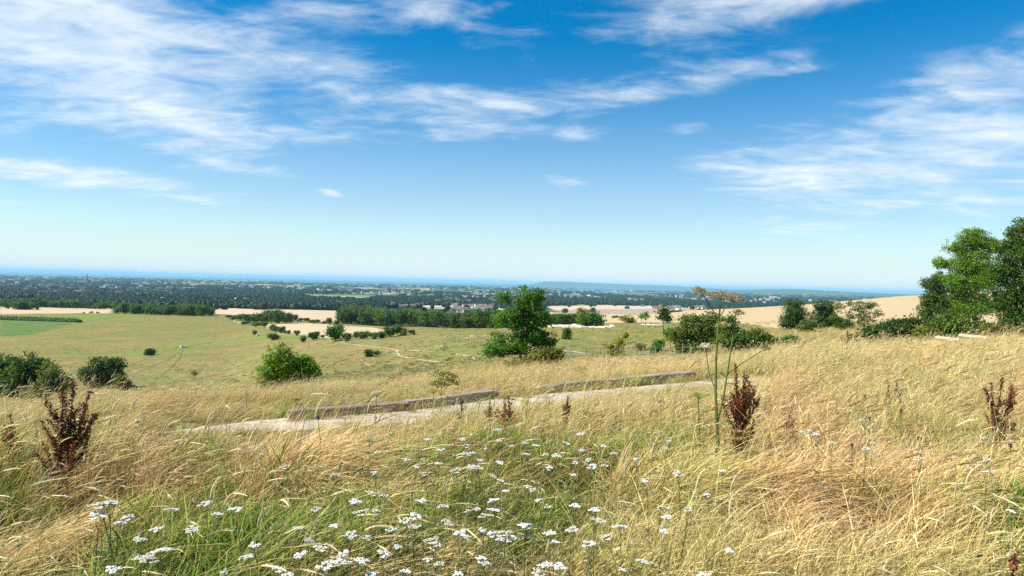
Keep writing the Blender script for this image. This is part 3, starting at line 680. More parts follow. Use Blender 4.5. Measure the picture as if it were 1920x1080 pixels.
# the wood on the crest at the left and the round copse in the stubble
for i in range(62):
    u = rngF.random(); px = 208 + 188 * u; d = 700 + 70 * rngF.random()
    far_tree(at(px, d), rngF.uniform(8, 13), rngF.uniform(8.5, 13) * (0.75 if (u < .04 or u > .93) else 1), int(rngF.choice([0, 1, 5, 2])), 'woodland_tree', 'dark tree in the long wood on the crest of the pasture', 'tree', 'trees of the long wood on the crest')
for i in range(14):
    px = 40 + 20 * rngF.normal() * 0.6; d = 790 + 25 * rngF.random()
    far_tree(at(px, d), rngF.uniform(8, 12), rngF.uniform(8, 12), int(rngF.choice([0, 2, 5])), 'copse_tree', 'dark tree in the round copse on the left stubble field', 'tree', 'round copse on the left stubble field')
for i in range(40):
    px = -10 + 222 * (i + rngF.random()) / 40; d = 1010 + 60 * rngF.random()
    far_tree(at(px, d), rngF.uniform(9, 15), rngF.uniform(9, 14), int(rngF.choice([0, 1, 5, 2])), 'shelterbelt_tree', 'tree in the belt along the far side of the left stubble field', 'tree', 'belt beyond the left stubble field')
for (px, py, w, h, nm) in [(172, 588, 7, 5, 'middle'), (182, 588, 6, 4, 'right'), (158, 588, 5, 3, 'left')]:
    far_px(px, py, w, h, 2, 'crest_bush', nm + ' one of three tiny bushes on the crest beside the long wood', 'bush', 'tiny bushes on the crest', dmin=400)
for (px, d, w, h, v, nm) in [(1060, 1350, 14, 12, 0, 'left'), (1112, 1500, 12, 13, 5, 'middle'), (1221, 900, 7, 7, 0, 'right'), (1240, 880, 10, 5, 2, 'rightmost')]:
    far_tree(at(px, d), w, h, v, 'field_tree', f'{nm} lone tree among the far tan fields', 'tree', 'lone trees in the far tan fields')
for i in range(12):
    far_tree(at(1150 + 42 * (i + rngF.random()) / 12, 820 + 30 * rngF.random()), rngF.uniform(6, 9), rngF.uniform(5, 8), 2, 'hedgerow_tree', 'bushy tree in the dark hedge before the far tan fields', 'tree', 'hedge before the far tan fields')
for i in range(26):
    far_tree(at(1040 + 75 * rngF.random(), 760 + 120 * rngF.random()), rngF.uniform(8, 12), rngF.uniform(7, 11), int(rngF.choice([0, 2, 5])), 'village_tree', 'dark tree around the hamlet behind the chalk bank', 'tree', 'trees round the hamlet')

def hedge():
    P0 = hit(-40, 597, 300)[0]; P1 = hit(145, 604.5, 300)[0]; rng = np.random.default_rng(5)
    mb = MB(); n = 60
    for i in range(n):
        p = P0 + (P1 - P0) * (i / (n - 1)); V, T = ICO2; h = 2.2 * rng.uniform(.8, 1.2)
        q = V * (1 + .2 * n3(V, 2.5, i)[:, None]) * np.array([4.2, 1.8, h]) + np.array([p[0] - P0[0], p[1] - P0[1], float(H(p[0], p[1])) - P0[2] + h * .3])
        mb.add(q, T=T, C=np.array(G_MID) * rng.uniform(.8, 1.2))
    L = rng.uniform(0, 1, 4200); A = rng.uniform(0, 6.28, 4200)
    q = (P1 - P0)[None] * L[:, None] + np.stack([np.cos(A) * .8, np.sin(A) * 1.9, np.abs(rng.normal(1.8, .9, 4200))], -1)
    q[:, 2] += H(q[:, 0] + P0[0], q[:, 1] + P0[1]) - P0[2] - (P1 - P0)[2] * L
    leaf_quads(mb, rng, q, 0.8, G_MID)
    r = empty('clipped_hedge', P0); obj('foliage', mb.mesh('foliage', [M_LEAF]), r); tag(r, 'long straight dark hedge along the green field at the left', 'hedge')
hedge()
#@@PART3
# ------------------------------------------------------------------ far country
def scatter(name, label, cat, pts, rot, scl, idx, sources, kind='stuff'):
    """one object whose points carry copies of the source meshes"""
    me = bpy.data.meshes.new(name); n = len(pts)
    me.vertices.add(n); me.vertices.foreach_set('co', np.asarray(pts, np.float32).ravel())
    for nm, arr, typ, key in (('rot', rot, 'FLOAT_VECTOR', 'vector'), ('scl', scl, 'FLOAT_VECTOR', 'vector'), ('idx', idx, 'INT', 'value')):
        a = me.attributes.new(nm, typ, 'POINT'); a.data.foreach_set(key, np.asarray(arr, np.int32 if typ == 'INT' else np.float32).ravel())
    o = obj(name, me); o['kind'] = kind; o['label'] = label; o['category'] = cat
    g = bpy.data.node_groups.new(name, 'GeometryNodeTree')
    g.interface.new_socket('Geometry', in_out='INPUT', socket_type='NodeSocketGeometry'); g.interface.new_socket('Geometry', in_out='OUTPUT', socket_type='NodeSocketGeometry')
    N = g.nodes; L = g.links
    gi = N.new('NodeGroupInput'); go = N.new('NodeGroupOutput'); ip = N.new('GeometryNodeInstanceOnPoints')
    cl = bpy.data.collections.new(name + '_source')
    for k, s in enumerate(sources):
        so = bpy.data.objects.new('%s_source_%02d' % (name, k), s); cl.objects.link(so)
    ci = N.new('GeometryNodeCollectionInfo'); ci.inputs[0].default_value = cl; ci.inputs['Separate Children'].default_value = True; ci.inputs['Reset Children'].default_value = True
    def attr(nm, typ):
        a = N.new('GeometryNodeInputNamedAttribute'); a.data_type = typ; a.inputs[0].default_value = nm; return a.outputs[0]
    L.new(gi.outputs[0], ip.inputs['Points']); L.new(ci.outputs[0], ip.inputs['Instance']); ip.inputs['Pick Instance'].default_value = True
    L.new(attr('idx', 'INT'), ip.inputs['Instance Index']); L.new(attr('rot', 'FLOAT_VECTOR'), ip.inputs['Rotation']); L.new(attr('scl', 'FLOAT_VECTOR'), ip.inputs['Scale'])
    L.new(ip.outputs[0], go.inputs[0])
    md = o.modifiers.new('scatter', 'NODES'); md.node_group = g
    return o

HOUSE_SPOTS = []   # (x, y, d, px)
def houses():
    rng = np.random.default_rng(11)
    def wall_mesh(w, l, h, rh, c):
        mb = MB()
        mb.box((0, 0, h / 2 - .5), (l, w, h + 1), C=c)
        V = np.array([(-l / 2, -w / 2, h), (-l / 2, w / 2, h), (-l / 2, 0, h + rh), (l / 2, -w / 2, h), (l / 2, w / 2, h), (l / 2, 0, h + rh)])
        mb.add(V, T=[[0, 2, 1], [3, 4, 5]], C=c); return mb.mesh('wall', [M_PAINT])
    def roof_mesh(w, l, h, rh, c):
        mb = MB(); e = .5; z = -.5 * rh / (w / 2)
        A = [(-l / 2 - e, -w / 2 - e, h + z), (l / 2 + e, -w / 2 - e, h + z), (l / 2 + e, 0, h + rh + .12), (-l / 2 - e, 0, h + rh + .12), (-l / 2 - e, w / 2 + e, h + z), (l / 2 + e, w / 2 + e, h + z)]
        B = [(x, y, q + .25) for x, y, q in A]
        mb.add(A + B, Q=[[0, 1, 2, 3], [3, 2, 5, 4], [6, 9, 8, 7], [9, 10, 11, 8], [0, 6, 7, 1], [4, 5, 11, 10]], C=c)
        return mb.mesh('roof', [M_PAINT])
    def chim_mesh(l, h, rh, c):
        mb = MB(); mb.box((l * .3, 0, h + rh + .4), (1.0, .7, 1.9), C=c); return mb.mesh('chimney', [M_PAINT])
    def window_mesh():
        mb = MB(); mb.box((0, 0, 0), (1.3, .1, 1.3), C=(0.06, 0.07, 0.08)); return mb.mesh('window', [M_PAINT])
    WIN = window_mesh()
    KINDS = []
    for i in range(8):
        w = rng.uniform(7, 9); l = rng.uniform(10, 17); h = rng.uniform(4.6, 5.6); rh = rng.uniform(2.8, 3.8)
        wc = [(0.8, 0.78, 0.72), (0.75, 0.7, 0.6), (0.36, 0.27, 0.22), (0.78, 0.76, 0.74), (0.5, 0.38, 0.28), (0.8, 0.79, 0.77), (0.42, 0.31, 0.25), (0.7, 0.66, 0.6)][i]
        rc = [(0.16, 0.13, 0.11), (0.19, 0.13, 0.105), (0.18, 0.13, 0.11), (0.2, 0.19, 0.18), (0.2, 0.15, 0.12), (0.15, 0.145, 0.14), (0.18, 0.14, 0.12), (0.22, 0.17, 0.14)][i]
        KINDS.append((wall_mesh(w, l, h, rh, wc), roof_mesh(w, l, h, rh, rc), chim_mesh(l, h, rh, wc), (w, l, h)))
    barn = (wall_mesh(22, 70, 5, 3, (0.8, 0.78, 0.74)), roof_mesh(22, 70, 5, 3, (0.72, 0.68, 0.6)))
    def house(px, d, k, lab, grp, rz=None, sc=1.0, name='village_house'):
        P = at(px, d); r = empty(name, P, rng.uniform(-.5, .5) - math.atan2(P[0], P[1]) if rz is None else rz, sc)
        w, rf, ch, (ww, ll, hh) = KINDS[k]
        wl = obj('wall', w, r); ro = obj('roof', rf, r); obj('chimney', ch, ro)
        for q in (-.3, 0, .3): obj('window', WIN, wl, (q * ll, -ww / 2 - .06, hh * .72))
        tag(r, lab, 'house', grp); HOUSE_SPOTS.append((P[0], P[1], d, px))
    # the village across the middle
    for (x0, x1, d0, d1, n, lab, grp) in [
        (850, 925, 1250, 2100, 34, 'house in the village among the trees left of the twin-trunked tree', 'village left of the twin-trunked tree'),
        (690, 800, 1500, 1900, 16, 'house in the village row beyond the dark wood', 'village row beyond the dark wood'),
        (635, 662, 1650, 1900, 7, 'white house in the small group beyond the upper stubble field', 'white houses beyond the upper stubble field'),
        (430, 470, 1500, 1800, 6, 'farm house beside the pinkish field beyond the stubble', 'farm beyond the stubble'),
        (40, 330, 2300, 4200, 60, 'small house half hidden in the trees of the left-hand suburb', 'suburb at the left'),
        (820, 930, 2500, 4200, 22, 'distant house in the trees beyond the village', 'houses beyond the village'),
        (1190, 1330, 2250, 2600, 14, 'pale farm building along the foot of the long forest', 'buildings at the foot of the forest'),
        (1040, 1062, 860, 980, 5, 'pale roofed house in the hamlet behind the chalk bank', 'hamlet behind the chalk bank')]:
        for i in range(n):
            px = rng.uniform(x0, x1); d = rng.uniform(d0, d1); k = int(rng.integers(8)) if 'white' not in lab else 0
            house(px, d, k, lab, grp, sc=1.0 if d < 2200 else 1.25)
    for (px, d, nm) in [(793, 1720, 'left'), (815, 1760, 'right')]:
        P = at(px, d); r = empty('farm_barn', P, -math.atan2(P[0], P[1]) + .05, .55); obj('wall', barn[0], r); obj('roof', barn[1], r)
        tag(r, f'long pale low barn, {nm} one of the two beyond the dark wood', 'barn', 'long pale barns'); HOUSE_SPOTS.append((P[0], P[1], d, px))
    # cathedral with its needle spire
    P = at(163, 5200); r = empty('cathedral', P, 0.6); st = (0.42, 0.40, 0.36)
    mb = MB(); mb.box((-20, 0, 10), (80, 24, 22), C=st); mb.box((0, 0, 10), (18, 50, 22), C=st); obj('nave', mb.mesh('nave', [M_PAINT]), r)
    mb = MB(); mb.add([(-62, -13, 21), (-62, 13, 21), (22, 13, 21), (22, -13, 21), (-62, 0, 30), (22, 0, 30)], Q=[[0, 3, 5, 4], [2, 1, 4, 5]], T=[[0, 4, 1], [3, 2, 5]], C=(0.2, 0.22, 0.22)); obj('roof', mb.mesh('roof', [M_PAINT]), r)
    mb = MB(); mb.box((0, 0, 24), (17, 17, 48), C=st); tw = obj('tower', mb.mesh('tower', [M_PAINT]), r)
    mb = MB(); mb.tube([(0, 0, 47.5), (0, 0, 62), (0, 0, 92)], [8.5, 5.8, .4], 8, np.array(st)); obj('spire', mb.mesh('spire', [M_PAINT]), tw)
    tag(r, 'grey stone cathedral with a needle spire rising from the far-left trees', 'cathedral'); HOUSE_SPOTS.append((P[0], P[1], 5200, 163))
    # the far town: countless pale roofs, one mass
    mb = MB(); n = 0
    while n < 300:
        u = rng.random(); px = rng.uniform(-20, 1720); d = 1 / (1 / 13500 + u * (1 / 3600 - 1 / 13500))
        if vnoise(np.array([px / 60.]), np.array([math.log(d) * 9]), 5)[0] < 0.22: continue
        P = at(px, d); s = d / 4200
        w = rng.uniform(12, 34) * s; h = rng.uniform(3, 6.5) * (0.7 + .3 * s)
        c = [(0.5, 0.47, 0.43), (0.42, 0.36, 0.31), (0.3, 0.23, 0.19), (0.62, 0.6, 0.58)][int(rng.integers(4))]
        mb.box((P[0], P[1], P[2] + h * .5 + 6), (w, 10 * s, h + 12), rng.normal(0, .3) - math.atan2(P[0], P[1]), c)
        HOUSE_SPOTS.append((P[0], P[1], d, px)); n += 1
    o = obj('distant_town', mb.mesh('distant_town', [M_PAINT])); tag(o, 'pale scattered roofs of the distant towns on the coastal plain', 'town', kind='stuff')
houses()

def far_woods():
    rng = np.random.default_rng(21)
    src = []
    for k in range(5):
        V, T = ICO2; mb = MB()
        for q in range(3):
            c = np.array([rng.normal(0, .22), rng.normal(0, .22), rng.uniform(.42, .58)]); P = V * (1 + .22 * n3(V, 2.4, 30 + k * 3 + q)[:, None]) * np.array([.42, .42, .44]) + c
            P[:, 2] = np.maximum(P[:, 2], -.1)
            mb.add(P, T=T, C=np.array([(0.022, 0.052, 0.024), (0.030, 0.062, 0.024), (0.016, 0.044, 0.024), (0.038, 0.062, 0.026), (0.020, 0.048, 0.022)][k]) * (1 + .3 * n3(V, 3.7, q + k)[:, None]))  # distance haze partly put into the crown colours: darker and bluer
        src.append(mb.mesh('far_crown', [M_LEAF]))
    N = 36000
    px = rng.uniform(-120, 2040, N); u = rng.random(N); d = 1 / (1 / 15500 + u * (1 / 1060 - 1 / 15500))
    x = d * (px - 960) / F; y = d
    # woods stand in blocks, fields lie open between them
    wood = fbm(x / 700, y / 1300, 3, 61) + 0.16
    open_ = wood < -0.04
    for poly, c in FPOLY: open_ |= inpoly(x, y, poly)
    # keep the strip in front of each field clear enough to see it, as the photograph shows
    for poly, c in FPOLY:
        cx, cy = poly.mean(0); dc = math.hypot(cx, cy)
        if dc > 1200:
            sh = np.stack([x, y], -1) * (1 + np.minimum(170, dc * .09) / d)[:, None]
            open_ |= inpoly(sh[:, 0], sh[:, 1], poly)
    keep = ~open_ | (rng.random(N) < 0.015)
    keep &= ~((px > 1020) & (px < 1340) & (d < 2150) & (rng.random(N) < .97))
    HS = np.array(HOUSE_SPOTS)
    near = HS[HS[:, 2] < 5400]
    for hx, hy, hd, hp in near:
        keep &= ~((np.abs(px - hp) < (9 if hd < 2600 else 4.5)) & (d > hd * .945 - 40) & (d < hd + 12))
    for k in range(0, len(HS)):
        if HS[k, 2] >= 5400: keep &= ~((np.abs(px - HS[k, 3]) < 4) & (d > HS[k, 2] * .9) & (d < HS[k, 2] + 60))
    x, y, d, px = x[keep], y[keep], d[keep], px[keep]; n = len(x)
    w = np.maximum(rng.uniform(9, 17, n), rng.uniform(4.0, 7.5, n) * d / F); h = rng.uniform(8, 15, n) * np.clip((d / 5000) ** .25, 1, 1.3)
    fst = (px > 1020) & (px < 1900) & (d > 2200) & (d < 4200); h[fst] *= 1.25
    z = H(x, y) - .5
    rot = np.zeros((n, 3)); rot[:, 2] = rng.uniform(0, 6.28, n)
    scatter('distant_woodland', 'far-off blue-green woods and hedges covering the coastal plain', 'woodland', np.stack([x, y, z], -1), rot, np.stack([w, w, h], -1), rng.integers(0, 5, n), src)
far_woods()

def hills():
    mt, t = material('far_hill'); n = t.noise(pos(t), 0.0012, 4, .6)
    t.l.new(principled(t, t.mix(n, (0.05, 0.09, 0.04), (0.16, 0.16, 0.08)), .95, .05), t.out.inputs[0])
    def ridge(name, prof, d0, d1):
        """prof: (px, height in m) along the crest"""
        pxs = np.linspace(prof[0][0], prof[-1][0], 160); hh = np.interp(pxs, [p[0] for p in prof], [p[1] for p in prof])
        hh = hh * (1 + .07 * fbm(pxs / 22, pxs * 0, 3, 4)) ; rows = []
        for f, (dd) in zip((0, .55, .9, 1, .8, 0), np.linspace(d0, d1, 6)):
            az = np.arctan((pxs - 960) / F); rows.append(np.stack([dd * np.sin(az), dd * np.cos(az), EYE[2] - 100.5 + hh * f], -1))
        V = np.stack(rows, 1).reshape(-1, 3); nd = 6; i = np.arange(159)[:, None] * nd; j = np.arange(nd - 1)[None, :]
        Q = np.stack([i + j, i + j + 1, i + nd + j + 1, i + nd + j], -1).reshape(-1, 4)[:, ::-1]
        struct(obj(name, mesh_np(name, V, [Q], True, None, [mt])))
    ridge('island_hills', [(985, 0), (1000, 90), (1018, 205), (1040, 222), (1100, 200), (1160, 175), (1230, 150), (1290, 115), (1350, 70), (1420, 20), (1440, 0)], 26000, 34000)
    ridge('coastal_hills', [(1330, 0), (1380, 60), (1440, 105), (1500, 120), (1540, 100), (1600, 80), (1680, 60), (1740, 60), (1900, 70), (2100, 60)], 17000, 20000)
    # harbour water lying in the plain
    mt2, t2 = material('harbour_water'); t2.l.new(principled(t2, (0.12, 0.17, 0.19), .3, .5), t2.out.inputs[0])
    def water(pts, dm=2500):
        P = [hit(a, b, dm)[0] for a, b in pts]; z = max(p[2] for p in P) + 1.5
        me = bpy.data.meshes.new('harbour_water'); me.from_pydata([(p[0], p[1], z) for p in P], [], [list(range(len(P)))[::-1]]); me.materials.append(mt2)
        struct(obj('harbour_water', me))
    water([(540, 540.5), (560, 536.5), (585, 535.5), (586, 538), (570, 541), (552, 542.5)])
    water([(1030, 545), (1100, 543), (1260, 547), (1330, 551), (1200, 550), (1080, 548.5)])
hills()

# ------------------------------------------------------------------ chalk: paths, banks, the lane
def mat_chalk():
    mt, t = material('chalk'); P = pos(t); n = t.noise(P, 6.0, 6, .7); n2 = t.noise(P, 0.7, 4, .6)
    c = t.mix(t.maprange(n, .35, .65), (0.48, 0.44, 0.36), (0.74, 0.72, 0.66)); c = t.mix(t.maprange(n2, .46, .62), c, (0.42, 0.38, 0.22))
    t.l.new(principled(t, c, .95, .05, (n, .6, .05)), t.out.inputs[0]); return mt
M_CHALK = mat_chalk()
def mat_path():
    mt, t = material('worn_chalk'); P = pos(t); n = t.noise(P, 2.2, 5, .7); n2 = t.noise(P, 0.35, 4, .65)
    c = t.mix(t.maprange(n, .38, .6), (0.50, 0.45, 0.34), (0.80, 0.77, 0.70)); c = t.mix(t.maprange(n2, .46, .56), c, (0.30, 0.27, 0.10))
    t.l.new(principled(t, c, .95, .05), t.out.inputs[0]); return mt
M_PATH = mat_path()
def strip(name, pts, width, mat, lift=0.03, dmin=20, step=1.0, wob=0.35, world=False):
    P = np.array(pts, float)[:, :2] if world else np.array([hit(a, b, dmin)[0][:2] for a, b in pts])
    seg = np.hypot(*np.diff(P, axis=0).T); t = np.concatenate([[0], np.cumsum(seg)]); n = max(6, int(t[-1] / step)); tt = np.linspace(0, t[-1], n)
    C = np.stack([np.interp(tt, t, P[:, 0]), np.interp(tt, t, P[:, 1])], -1)
    for _ in range(2): C[1:-1] = .25 * C[:-2] + .5 * C[1:-1] + .25 * C[2:]
    tg = unit(np.gradient(C, axis=0)); nr = np.stack([-tg[:, 1], tg[:, 0]], -1)
    rg = np.random.default_rng(int(abs(P[0, 0]) * 10)); rows = []
    for k, f in enumerate(np.linspace(-.5, .5, 5)):
        w = width * (1 + wob * vnoise(tt / (width * 3) + k * 3.3, tt * 0, 7)) * np.clip(np.minimum(tt, tt[-1] - tt) / (width * 1.2), .12, 1); q = C + nr * (f * w)[:, None]
        rows.append(np.stack([q[:, 0], q[:, 1], H(q[:, 0], q[:, 1]) + lift - (.05 + lift if k in (0, 4) else 0)], -1))
    V = np.stack(rows, 1).reshape(-1, 3); i = np.arange(n - 1)[:, None] * 5; j = np.arange(4)[None, :]
    Q = np.stack([i + j, i + j + 1, i + 5 + j + 1, i + 5 + j], -1).reshape(-1, 4)
    o = obj(name, mesh_np(name, V, [Q], True, None, [mat])); struct(o); return o, C
for pts, w in [
    ([(640, 645), (690, 649), (722, 652), (742, 656), (746, 661)], .9), ([(746, 655), (745, 662), (750, 667), (758, 670), (776, 670)], 1.9),
    ([(673, 650), (690, 654), (702, 659), (714, 655)], 1.2), ([(724, 658), (734, 661), (742, 664)], 1.5), ([(780, 671), (790, 675), (800, 676)], 1.7), ([(800, 676), (815, 678), (832, 679)], .7), ([(746, 655), (775, 657), (800, 658)], .9),
    ([(816, 649), (824, 648.5), (830, 647)], 2.2), ([(886, 669), (890, 673), (888, 680), (891, 688), (897, 690)], .7), ([(866, 686), (869, 692), (870, 698)], .6), ([(855, 664), (890, 668), (915, 669)], .7),
    ([(674, 672), (680, 677), (696, 688)], .5), ([(381, 702), (386, 690), (396, 686)], .7), ([(386, 703), (394, 692), (398, 686)], .5), ([(437, 688), (441, 696)], .6), ([(870, 634.5), (880, 631), (887, 629)], 3.4), ([(905, 630), (918, 627)], 3.5), ([(780, 633), (786, 632)], 5.0), ([(832, 632), (838, 632)], 5.0), ([(788, 626.5), (795, 625)], 7.),
    ([(1050, 657), (1075, 659), (1100, 663)], 1.7), ([(436, 599), (442, 603), (449, 606)], 7.0), ([(518, 625), (530, 626.5), (548, 629)], 6.0), ([(590, 636), (604, 638)], 3.0)]:
    strip('chalk_path', pts, w * (.22 if w < 2.5 else .30), M_PATH, .03, 26, .5, 1.0)
# sheep tracks and plough-like lines worn into the hillside
M_TRACKG, _t = material('worn_turf'); _t.l.new(principled(_t, (0.14, 0.15, 0.05), .95, .05), _t.out.inputs[0])
for pts, w in [([(235, 688), (262, 678), (290, 667), (315, 657), (340, 650)], .9), ([(253, 700), (285, 688), (320, 672), (336, 660)], .7), ([(300, 707), (322, 688), (337, 672), (343, 654)], .7), ([(343, 652), (400, 641), (440, 636), (480, 631)], 1.1), ([(422, 621), (450, 623), (482, 627)], .9), ([(0, 631), (60, 626), (140, 609), (165, 603), (225, 594)], 1.3)]:
    strip('worn_track', pts, w, M_TRACKG, .04, 60, 1.5, .6)

def chalk_bank():
    rng = np.random.default_rng(31)
    for (x0, x1, py, n, nm) in [(1030, 1102, 612, 60, 'left'), (1106, 1150, 613, 30, 'right'), (1205, 1246, 609, 26, 'far right'), (1700, 1718, 637, 8, 'track side')]:
        mb = MB(); base = hit((x0 + x1) / 2, py, 50)[0]
        for i in range(n):
            px = x0 + (x1 - x0) * (i + rng.random()) / n; p, d = hit(px, py + rng.normal(0, 1.2), 50); s = d / F
            V, T = ICO2; r = rng.uniform(1.2, 4.2) * s * (1.0 if n > 20 else .8)
            if n == 26: r *= .6
            q = V * (1 + .4 * n3(V, 2.2, i)[:, None]) * np.array([r * 2.0, r * 1.5, r * .62]) + p - base
            mb.add(q, T=T)
        o = obj('chalk_spoil', mb.mesh('chalk_spoil', [M_CHALK], True), None, base); struct(o)
chalk_bank()

# ------------------------------------------------------------------ the gravel track and its timber kerb
TRACK = np.array([hit(a, b, 5.5)[0][:2] for a, b in [(300, 818), (380, 809), (480, 800), (640, 790), (760, 781), (900, 764), (1050, 747), (1200, 731), (1340, 720), (1450, 714), (1530, 709)]])
def mat_gravel():
    mt, t = material('gravel'); P = pos(t); n = t.noise(P, 38.0, 4, .75); n2 = t.noise(P, 3.0, 5, .65)
    v = t.new('ShaderNodeTexVoronoi'); v.inputs['Scale'].default_value = 55; t.l.new(P, v.inputs['Vector'])
    c = t.mix(t.maprange(n, .3, .7), (0.36, 0.29, 0.20), (0.74, 0.65, 0.52)); c = t.mix(t.maprange(n2, .46, .68), c, (0.33, 0.25, 0.13))
    t.l.new(principled(t, c, .95, .05, (v.outputs['Distance'], .35, .02)), t.out.inputs[0]); return mt
_o, TRACK_C = strip('gravel_track', TRACK, 1.5, mat_gravel(), .035, 5, .25, .18, world=True)

KP = [hit(a, b, 6)[0] for a, b in [(540, 790), (760, 772), (930, 748), (1120, 727), (1298, 711)]]
KERB = np.array(KP)[:, :2]
def kerb():
    rng = np.random.default_rng(41)
    seg = np.hypot(*np.diff(KERB, axis=0).T); t = np.concatenate([[0], np.cumsum(seg)]); LEN = t[-1]
    def pt(s): return np.array([np.interp(s, t, KERB[:, 0]), np.interp(s, t, KERB[:, 1])])
    r = empty('timber_kerb', (*pt(0), float(H(*pt(0))))); o0 = np.array(r.location)
    n = 5; L = LEN / n
    for i in range(n):
        a, b = pt(i * L + .012), pt((i + 1) * L - .012); c = (a + b) / 2; za, zb = float(H(*a)), float(H(*b)); ang = math.atan2(b[1] - a[1], b[0] - a[0]); l = math.hypot(*(b - a))
        mb = MB(); m_ = 9; hgt = .165 + rng.normal(0, .010); th = .19
        xs = np.linspace(-l / 2, l / 2, m_)
        prof = [(-th / 2, -.06), (-th / 2, hgt - .014), (-th / 2 + .014, hgt), (th / 2 - .014, hgt), (th / 2, hgt - .014), (th / 2, -.06)]
        V = np.array([[x, q[0] + rng.normal(0, .003), q[1] + (za + (zb - za) * (x / l + .5)) - o0[2] + rng.normal(0, .004)] for x in xs for q in prof])
        R = np.array([[math.cos(ang), -math.sin(ang)], [math.sin(ang), math.cos(ang)]]); V[:, :2] = V[:, :2] @ R.T + c - o0[:2]
        k = 6; ii = np.arange(m_ - 1)[:, None] * k; jj = np.arange(k - 1)[None, :]
        Q = np.stack([ii + jj, ii + jj + 1, ii + k + jj + 1, ii + k + jj], -1).reshape(-1, 4)
        mb.add(V, Q=Q, C=np.array((0.32, 0.25, 0.17)) * rng.uniform(.8, 1.2)); mb.add(V[:6], C=(.25, .22, .18), Q=[[0, 5, 4, 1], [1, 4, 3, 2]]); mb.add(V[-6:], C=(.25, .22, .18), Q=[[0, 1, 4, 5], [1, 2, 3, 4]])
        obj('plank', mb.mesh('plank', [M_WOOD]), r)
    nrm = np.array([math.sin(ang), -math.cos(ang)])
    for i in range(n + 1):
        p = pt(min(max(i * L, .06), LEN - .06)) + nrm * .125; mb = MB(); mb.box((p[0] - o0[0], p[1] - o0[1], float(H(*p)) - o0[2] - .02), (.1, .06, .32), ang, (0.16, 0.125, 0.09), .004, rng)
        obj('post', mb.mesh('post', [M_WOOD]), r)
    tag(r, 'low weathered timber kerb along the far side of the gravel track', 'kerb')
kerb()
def far_kerb():
    a = hit(1712, 652, 40)[0]; b = hit(1850, 653, 40)[0]; rng = np.random.default_rng(42)
    r = empty('timber_rail', a); d = b - a; n = 3; ang = math.atan2(d[1], d[0])
    for i in range(n):
        c = d * ((i + .5) / n); mb = MB(); z = float(H(a[0] + c[0], a[1] + c[1])) - a[2]
        mb.box((c[0], c[1], z + .42), (math.hypot(d[0], d[1]) / n - .04, .12, .13), ang, (0.62, 0.56, 0.44), .01, rng); obj('plank', mb.mesh('plank', [M_WOOD]), r)
    for i in range(n + 1):
        c = d * (i / n); mb = MB(); z = float(H(a[0] + c[0], a[1] + c[1])) - a[2]; mb.box((c[0], c[1] - .12, z + .1), (.1, .08, .55), ang, (0.4, 0.35, 0.26)); obj('post', mb.mesh('post', [M_WOOD]), r)
    tag(r, 'pale low timber rail in the grass before the high right-hand trees', 'rail')
far_kerb()

# ------------------------------------------------------------------ post and wire fences, single posts, troughs
def fence(name_label, pts, dmin, n, h, lean_post=None):
    rng = np.random.default_rng(n); P = np.array([hit(a, b, dmin)[0] for a, b in pts]); seg = np.hypot(*np.diff(P[:, :2], axis=0).T); t = np.concatenate([[0], np.cumsum(seg)])
    r = empty('wire_fence', P[0]); o0 = P[0]; tops = []
    post = []
    for v in range(4):
        mb = MB(); mb.tube([(0, 0, -.3), (rng.normal(0, .02), 0, h * .5), (rng.normal(0, .03), 0, h)], [.055, .05, .045], 7, np.array((0.30, 0.26, 0.20)) * rng.uniform(.75, 1.25)); mb.add([(0.04 * math.cos(q), .04 * math.sin(q), h) for q in np.arange(7) * .9], C=(.3, .27, .2)); post.append(mb.mesh('post', [M_WOOD]))
    for i in range(n):
        s = t[-1] * (i + (rng.normal(0, .12) if 0 < i < n - 1 else 0)) / (n - 1); x, y = np.interp(s, t, P[:, 0]), np.interp(s, t, P[:, 1]); z = float(H(x, y))
        o = obj('post', post[i % 4], r, (x - o0[0], y - o0[1], z - o0[2])); o.rotation_euler = (rng.normal(0, .04), rng.normal(0, .05), rng.uniform(0, 6)); sc = rng.uniform(.85, 1.12); o.scale = (1, 1, sc); tops.append((x - o0[0], y - o0[1], z - o0[2]))
    for q in (.25, .5, .75, .95):
        mb = MB(); mb.tube([(x, y, z + h * q) for x, y, z in tops], .006, 3, np.array((.25, .25, .25))); obj('wire', mb.mesh('wire', [M_WOOD]), r)
    if lean_post:
        p, d = hit(*lean_post, dmin); mb = MB(); q = p - o0; mb.tube([q + np.array([.75, 0, -.1]), q + np.array([-.1, .05, h * .95])], .05, 6, np.array((.62, .56, .46))); obj('brace', mb.mesh('brace', [M_WOOD]), r)
    tag(r, name_label, 'fence')
fence('post and wire fence crossing the slope right of the twin-trunked tree', [(1052, 668), (1105, 672), (1160, 671), (1230, 671), (1320, 674)], 60, 19, 1.25, (1196, 671))
fence('short run of fence posts on the slope left of the twin-trunked tree', [(832, 638), (850, 640), (878, 644), (915, 648)], 60, 16, 1.2)
fence('low line of small fence posts in the grass right of the leafy bush', [(1452, 668), (1480, 668), (1510, 667), (1545, 666)], 45, 5, 0.9)
def lone_post(px, d, h, r, label, c):
    p = at(px, d); rng = np.random.default_rng(px); e = empty('wooden_post', p); mb = MB()
    z = np.linspace(-.3, h, 7); mb.tube([(rng.normal(0, r * .15), rng.normal(0, r * .15), q) for q in z], r * np.array([1.1, 1.05, 1, .98, .96, .93, .7]), 9, np.array(c)); o = obj('shaft', mb.mesh('shaft', [M_WOOD], True), e)
    mb = MB(); mb.tube([(0, 0, h - .01), (0, 0, h + r * .4)], [r * .75, r * .2], 9, np.array(c) * 1.4); obj('cap', mb.mesh('cap', [M_WOOD]), e)
    tag(e, label, 'post')
